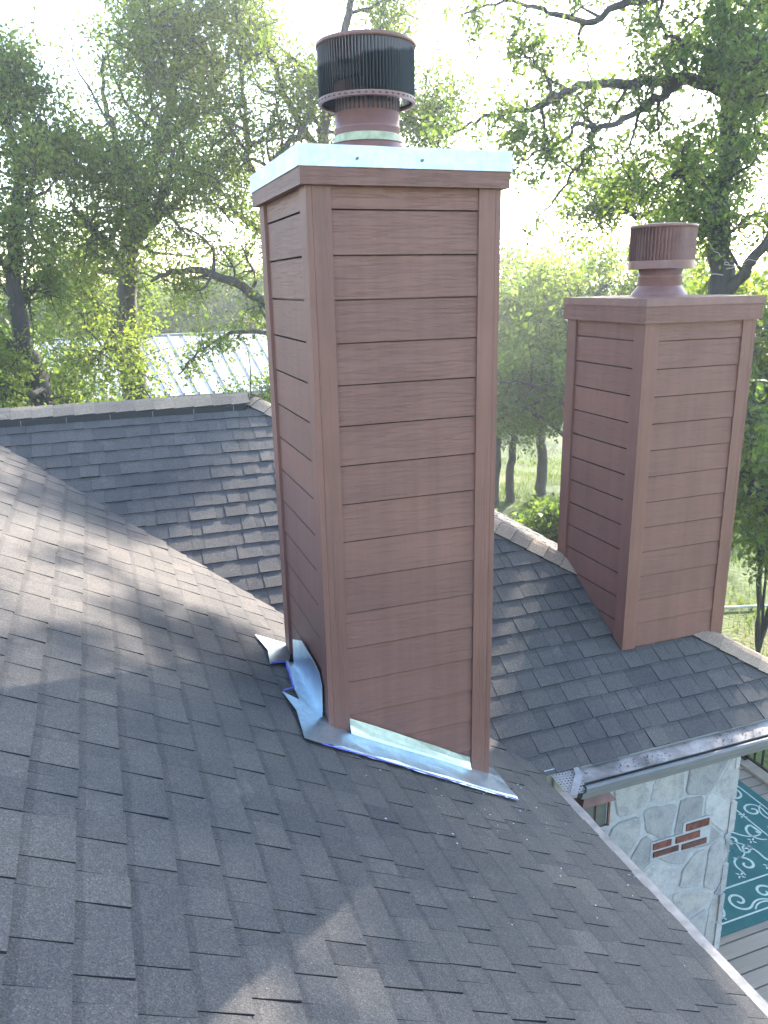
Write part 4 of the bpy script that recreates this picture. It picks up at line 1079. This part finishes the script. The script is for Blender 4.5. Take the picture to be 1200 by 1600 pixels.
for (u_, d_, rz_, s_), l_ in zip(((-40, 30, .4, 1.15), (75, 28, 1.9, 1.1), (185, 31, 3.1, 1.2), (300, 28.5, 4.2, 1.15), (400, 30, 5.3, 1.25)), ('oak beyond the white metal roof at the left picture edge', 'oak beyond the white metal roof behind the crooked trunk', 'oak beyond the white metal roof behind the live oak trunk', 'oak beyond the white metal roof under the arching limb', 'oak beyond the white metal roof next to the tall chimney')):
    place(pm, g0(u_, 560, d_), rz_, s_, l_, 'oaks in a row beyond the outbuilding')
place(pm, g0(1330, 600, 12.5), 2.7, 1.12, 'dense oak at the right picture edge shading the deck')
place(pm, g0(1020, 600, 27), 1.0, 1.15, 'oak hidden mostly behind the smaller chimney and its vent')
place(pm, g0(740, 600, 27), 5.0, 1.05, 'oak partly behind the right edge of the tall chimney')
pf_ = proto(32, 8.0, 3.2, 11, 'leafD', 'bark', .15, 8, 5, .2, 'woodland_tree', g0(845, 540, 40), 'pale green woodland tree far back between the chimneys', .3, G)
labs = ['pale far tree above the white metal roof, leftmost', 'pale far tree above the white metal roof by the crooked trunk', 'pale far tree beyond the metal roof, centre', 'pale far tree beyond the metal roof beside the arching limb', 'far tree behind the tall chimney', 'far woodland tree right of the tall chimney', 'far woodland tree left of the smaller chimney', 'far woodland tree over the smaller chimney cap', 'far woodland tree at the right picture edge']
for (u, dd, rz, s), lab in zip(((-60, 42, .3, .85), (70, 45, 1.4, .9), (230, 38, 2.2, .75), (340, 44, 3.0, .95), (470, 40, 3.9, .95), (720, 48, 4.4, 1.0), (920, 46, 5.2, 1.05), (1060, 44, 5.9, 1.0), (1230, 42, .9, 1.0)), labs):
    place(pf_, g0(u, 540, dd), rz, s, lab, G)
# shrubs close behind the house
def shrub(seed, H, spread, loc, label, size, per, leaf='leafD', name='shrub'):
    t = Tree(seed); r = t.r; lb = []
    for k in range(7):
        a = r.uniform(0, 6.283); d = np.array([math.cos(a), math.sin(a), 0]) * spread * r.uniform(.3, 1)
        lb.append(t.limb([np.array([0, 0, -.05]), d * .4 + np.array([0, 0, H * .45]), d * .8 + np.array([0, 0, H * .8]), d + np.array([0, 0, H * r.uniform(.85, 1.05)])], .03, .008))
    t.fill(lb, 7, (.3, .7), 4, (.2, .4), 3, (.1, .2), .1, .35)
    root = t.finish(name, (0, 0, 0), label, leaf, 'bark', per, size, .06); root['category'] = 'shrub'; root.location = loc; return root
shrub(51, 4.95, .75, g0(412, 600, 12.2), 'bright green shrub top just behind the ridge beside the tall chimney', .07, 9)
shrub(52, 3.3, .30, g0(866, 790, 10.2), 'dark leafy sapling left of the smaller chimney foot', .09, 8, 'leafB', 'sapling')
shrub(53, 3.4, .6, g0(1222, 730, 13.5), 'leafy sapling at the right edge beyond the smaller chimney', .09, 8, 'leafB', 'sapling')

# grass blades in the meadow that shows
gr = RNG; nb = 90000
gx = np.concatenate([gr.uniform(6.7, 22, nb // 2), gr.uniform(4, 26, nb - nb // 2)]); gy = np.concatenate([gr.uniform(8.5, 24, nb // 2), gr.uniform(12, 40, nb - nb // 2)])
tf = np.sin(gx * 1.9 + 2 * np.sin(gy * .8)) * np.cos(gy * 1.6 + np.sin(gx)) + gr.normal(0, .5, nb)
kp = tf > -.2; gx, gy, tf = gx[kp], gy[kp], tf[kp]; n = len(gx)
gz = .10 * np.sin(gx * .31) * np.cos(gy * .27) * ((gx ** 2 + gy ** 2) > 90) - .03
hh = gr.uniform(.05, .16, n) * (1 + .5 * np.clip(tf, 0, 1)); an = gr.uniform(0, 6.283, n); wd = gr.uniform(.006, .014, n)
ln_ = gr.uniform(-.6, .6, (n, 2)) * hh[:, None]
b0 = np.stack([gx - wd * np.cos(an), gy - wd * np.sin(an), gz], 1); b1 = np.stack([gx + wd * np.cos(an), gy + wd * np.sin(an), gz], 1)
tp = np.stack([gx + ln_[:, 0], gy + ln_[:, 1], gz + hh], 1)
o = quads_mesh('grass', np.stack([b0, b1, tp], 1), 'blade', None, np.clip(.5 + .3 * np.sin(gx * .7) * np.cos(gy * .5) + gr.normal(0, .22, n), 0, 1), 3)
tag(o, 'sunlit meadow grass beyond the roof', 'grass', kind='stuff')

# ------------------------------------------------------------------ air volume standing in for lens glare
HAZE = 0.0032
if HAZE > 0:
    hz = MB(); hz.box((-75, -30, -1.2), (75, 80, 17)); ho = hz.out('glare_haze', ['pipe'])
    m = bpy.data.materials.new('glare_air'); m.use_nodes = True; t_ = m.node_tree; t_.nodes.clear()
    ou = t_.nodes.new('ShaderNodeOutputMaterial'); pv = t_.nodes.new('ShaderNodeVolumePrincipled')
    pv.inputs['Color'].default_value = (.93, .96, 1, 1); pv.inputs['Density'].default_value = HAZE; pv.inputs['Anisotropy'].default_value = .55
    t_.links.new(pv.outputs[0], ou.inputs['Volume']); ho.data.materials.clear(); ho.data.materials.append(m)
    tag(ho, 'thin air volume added to stand in for lens glare', 'glare_haze', kind='stuff')
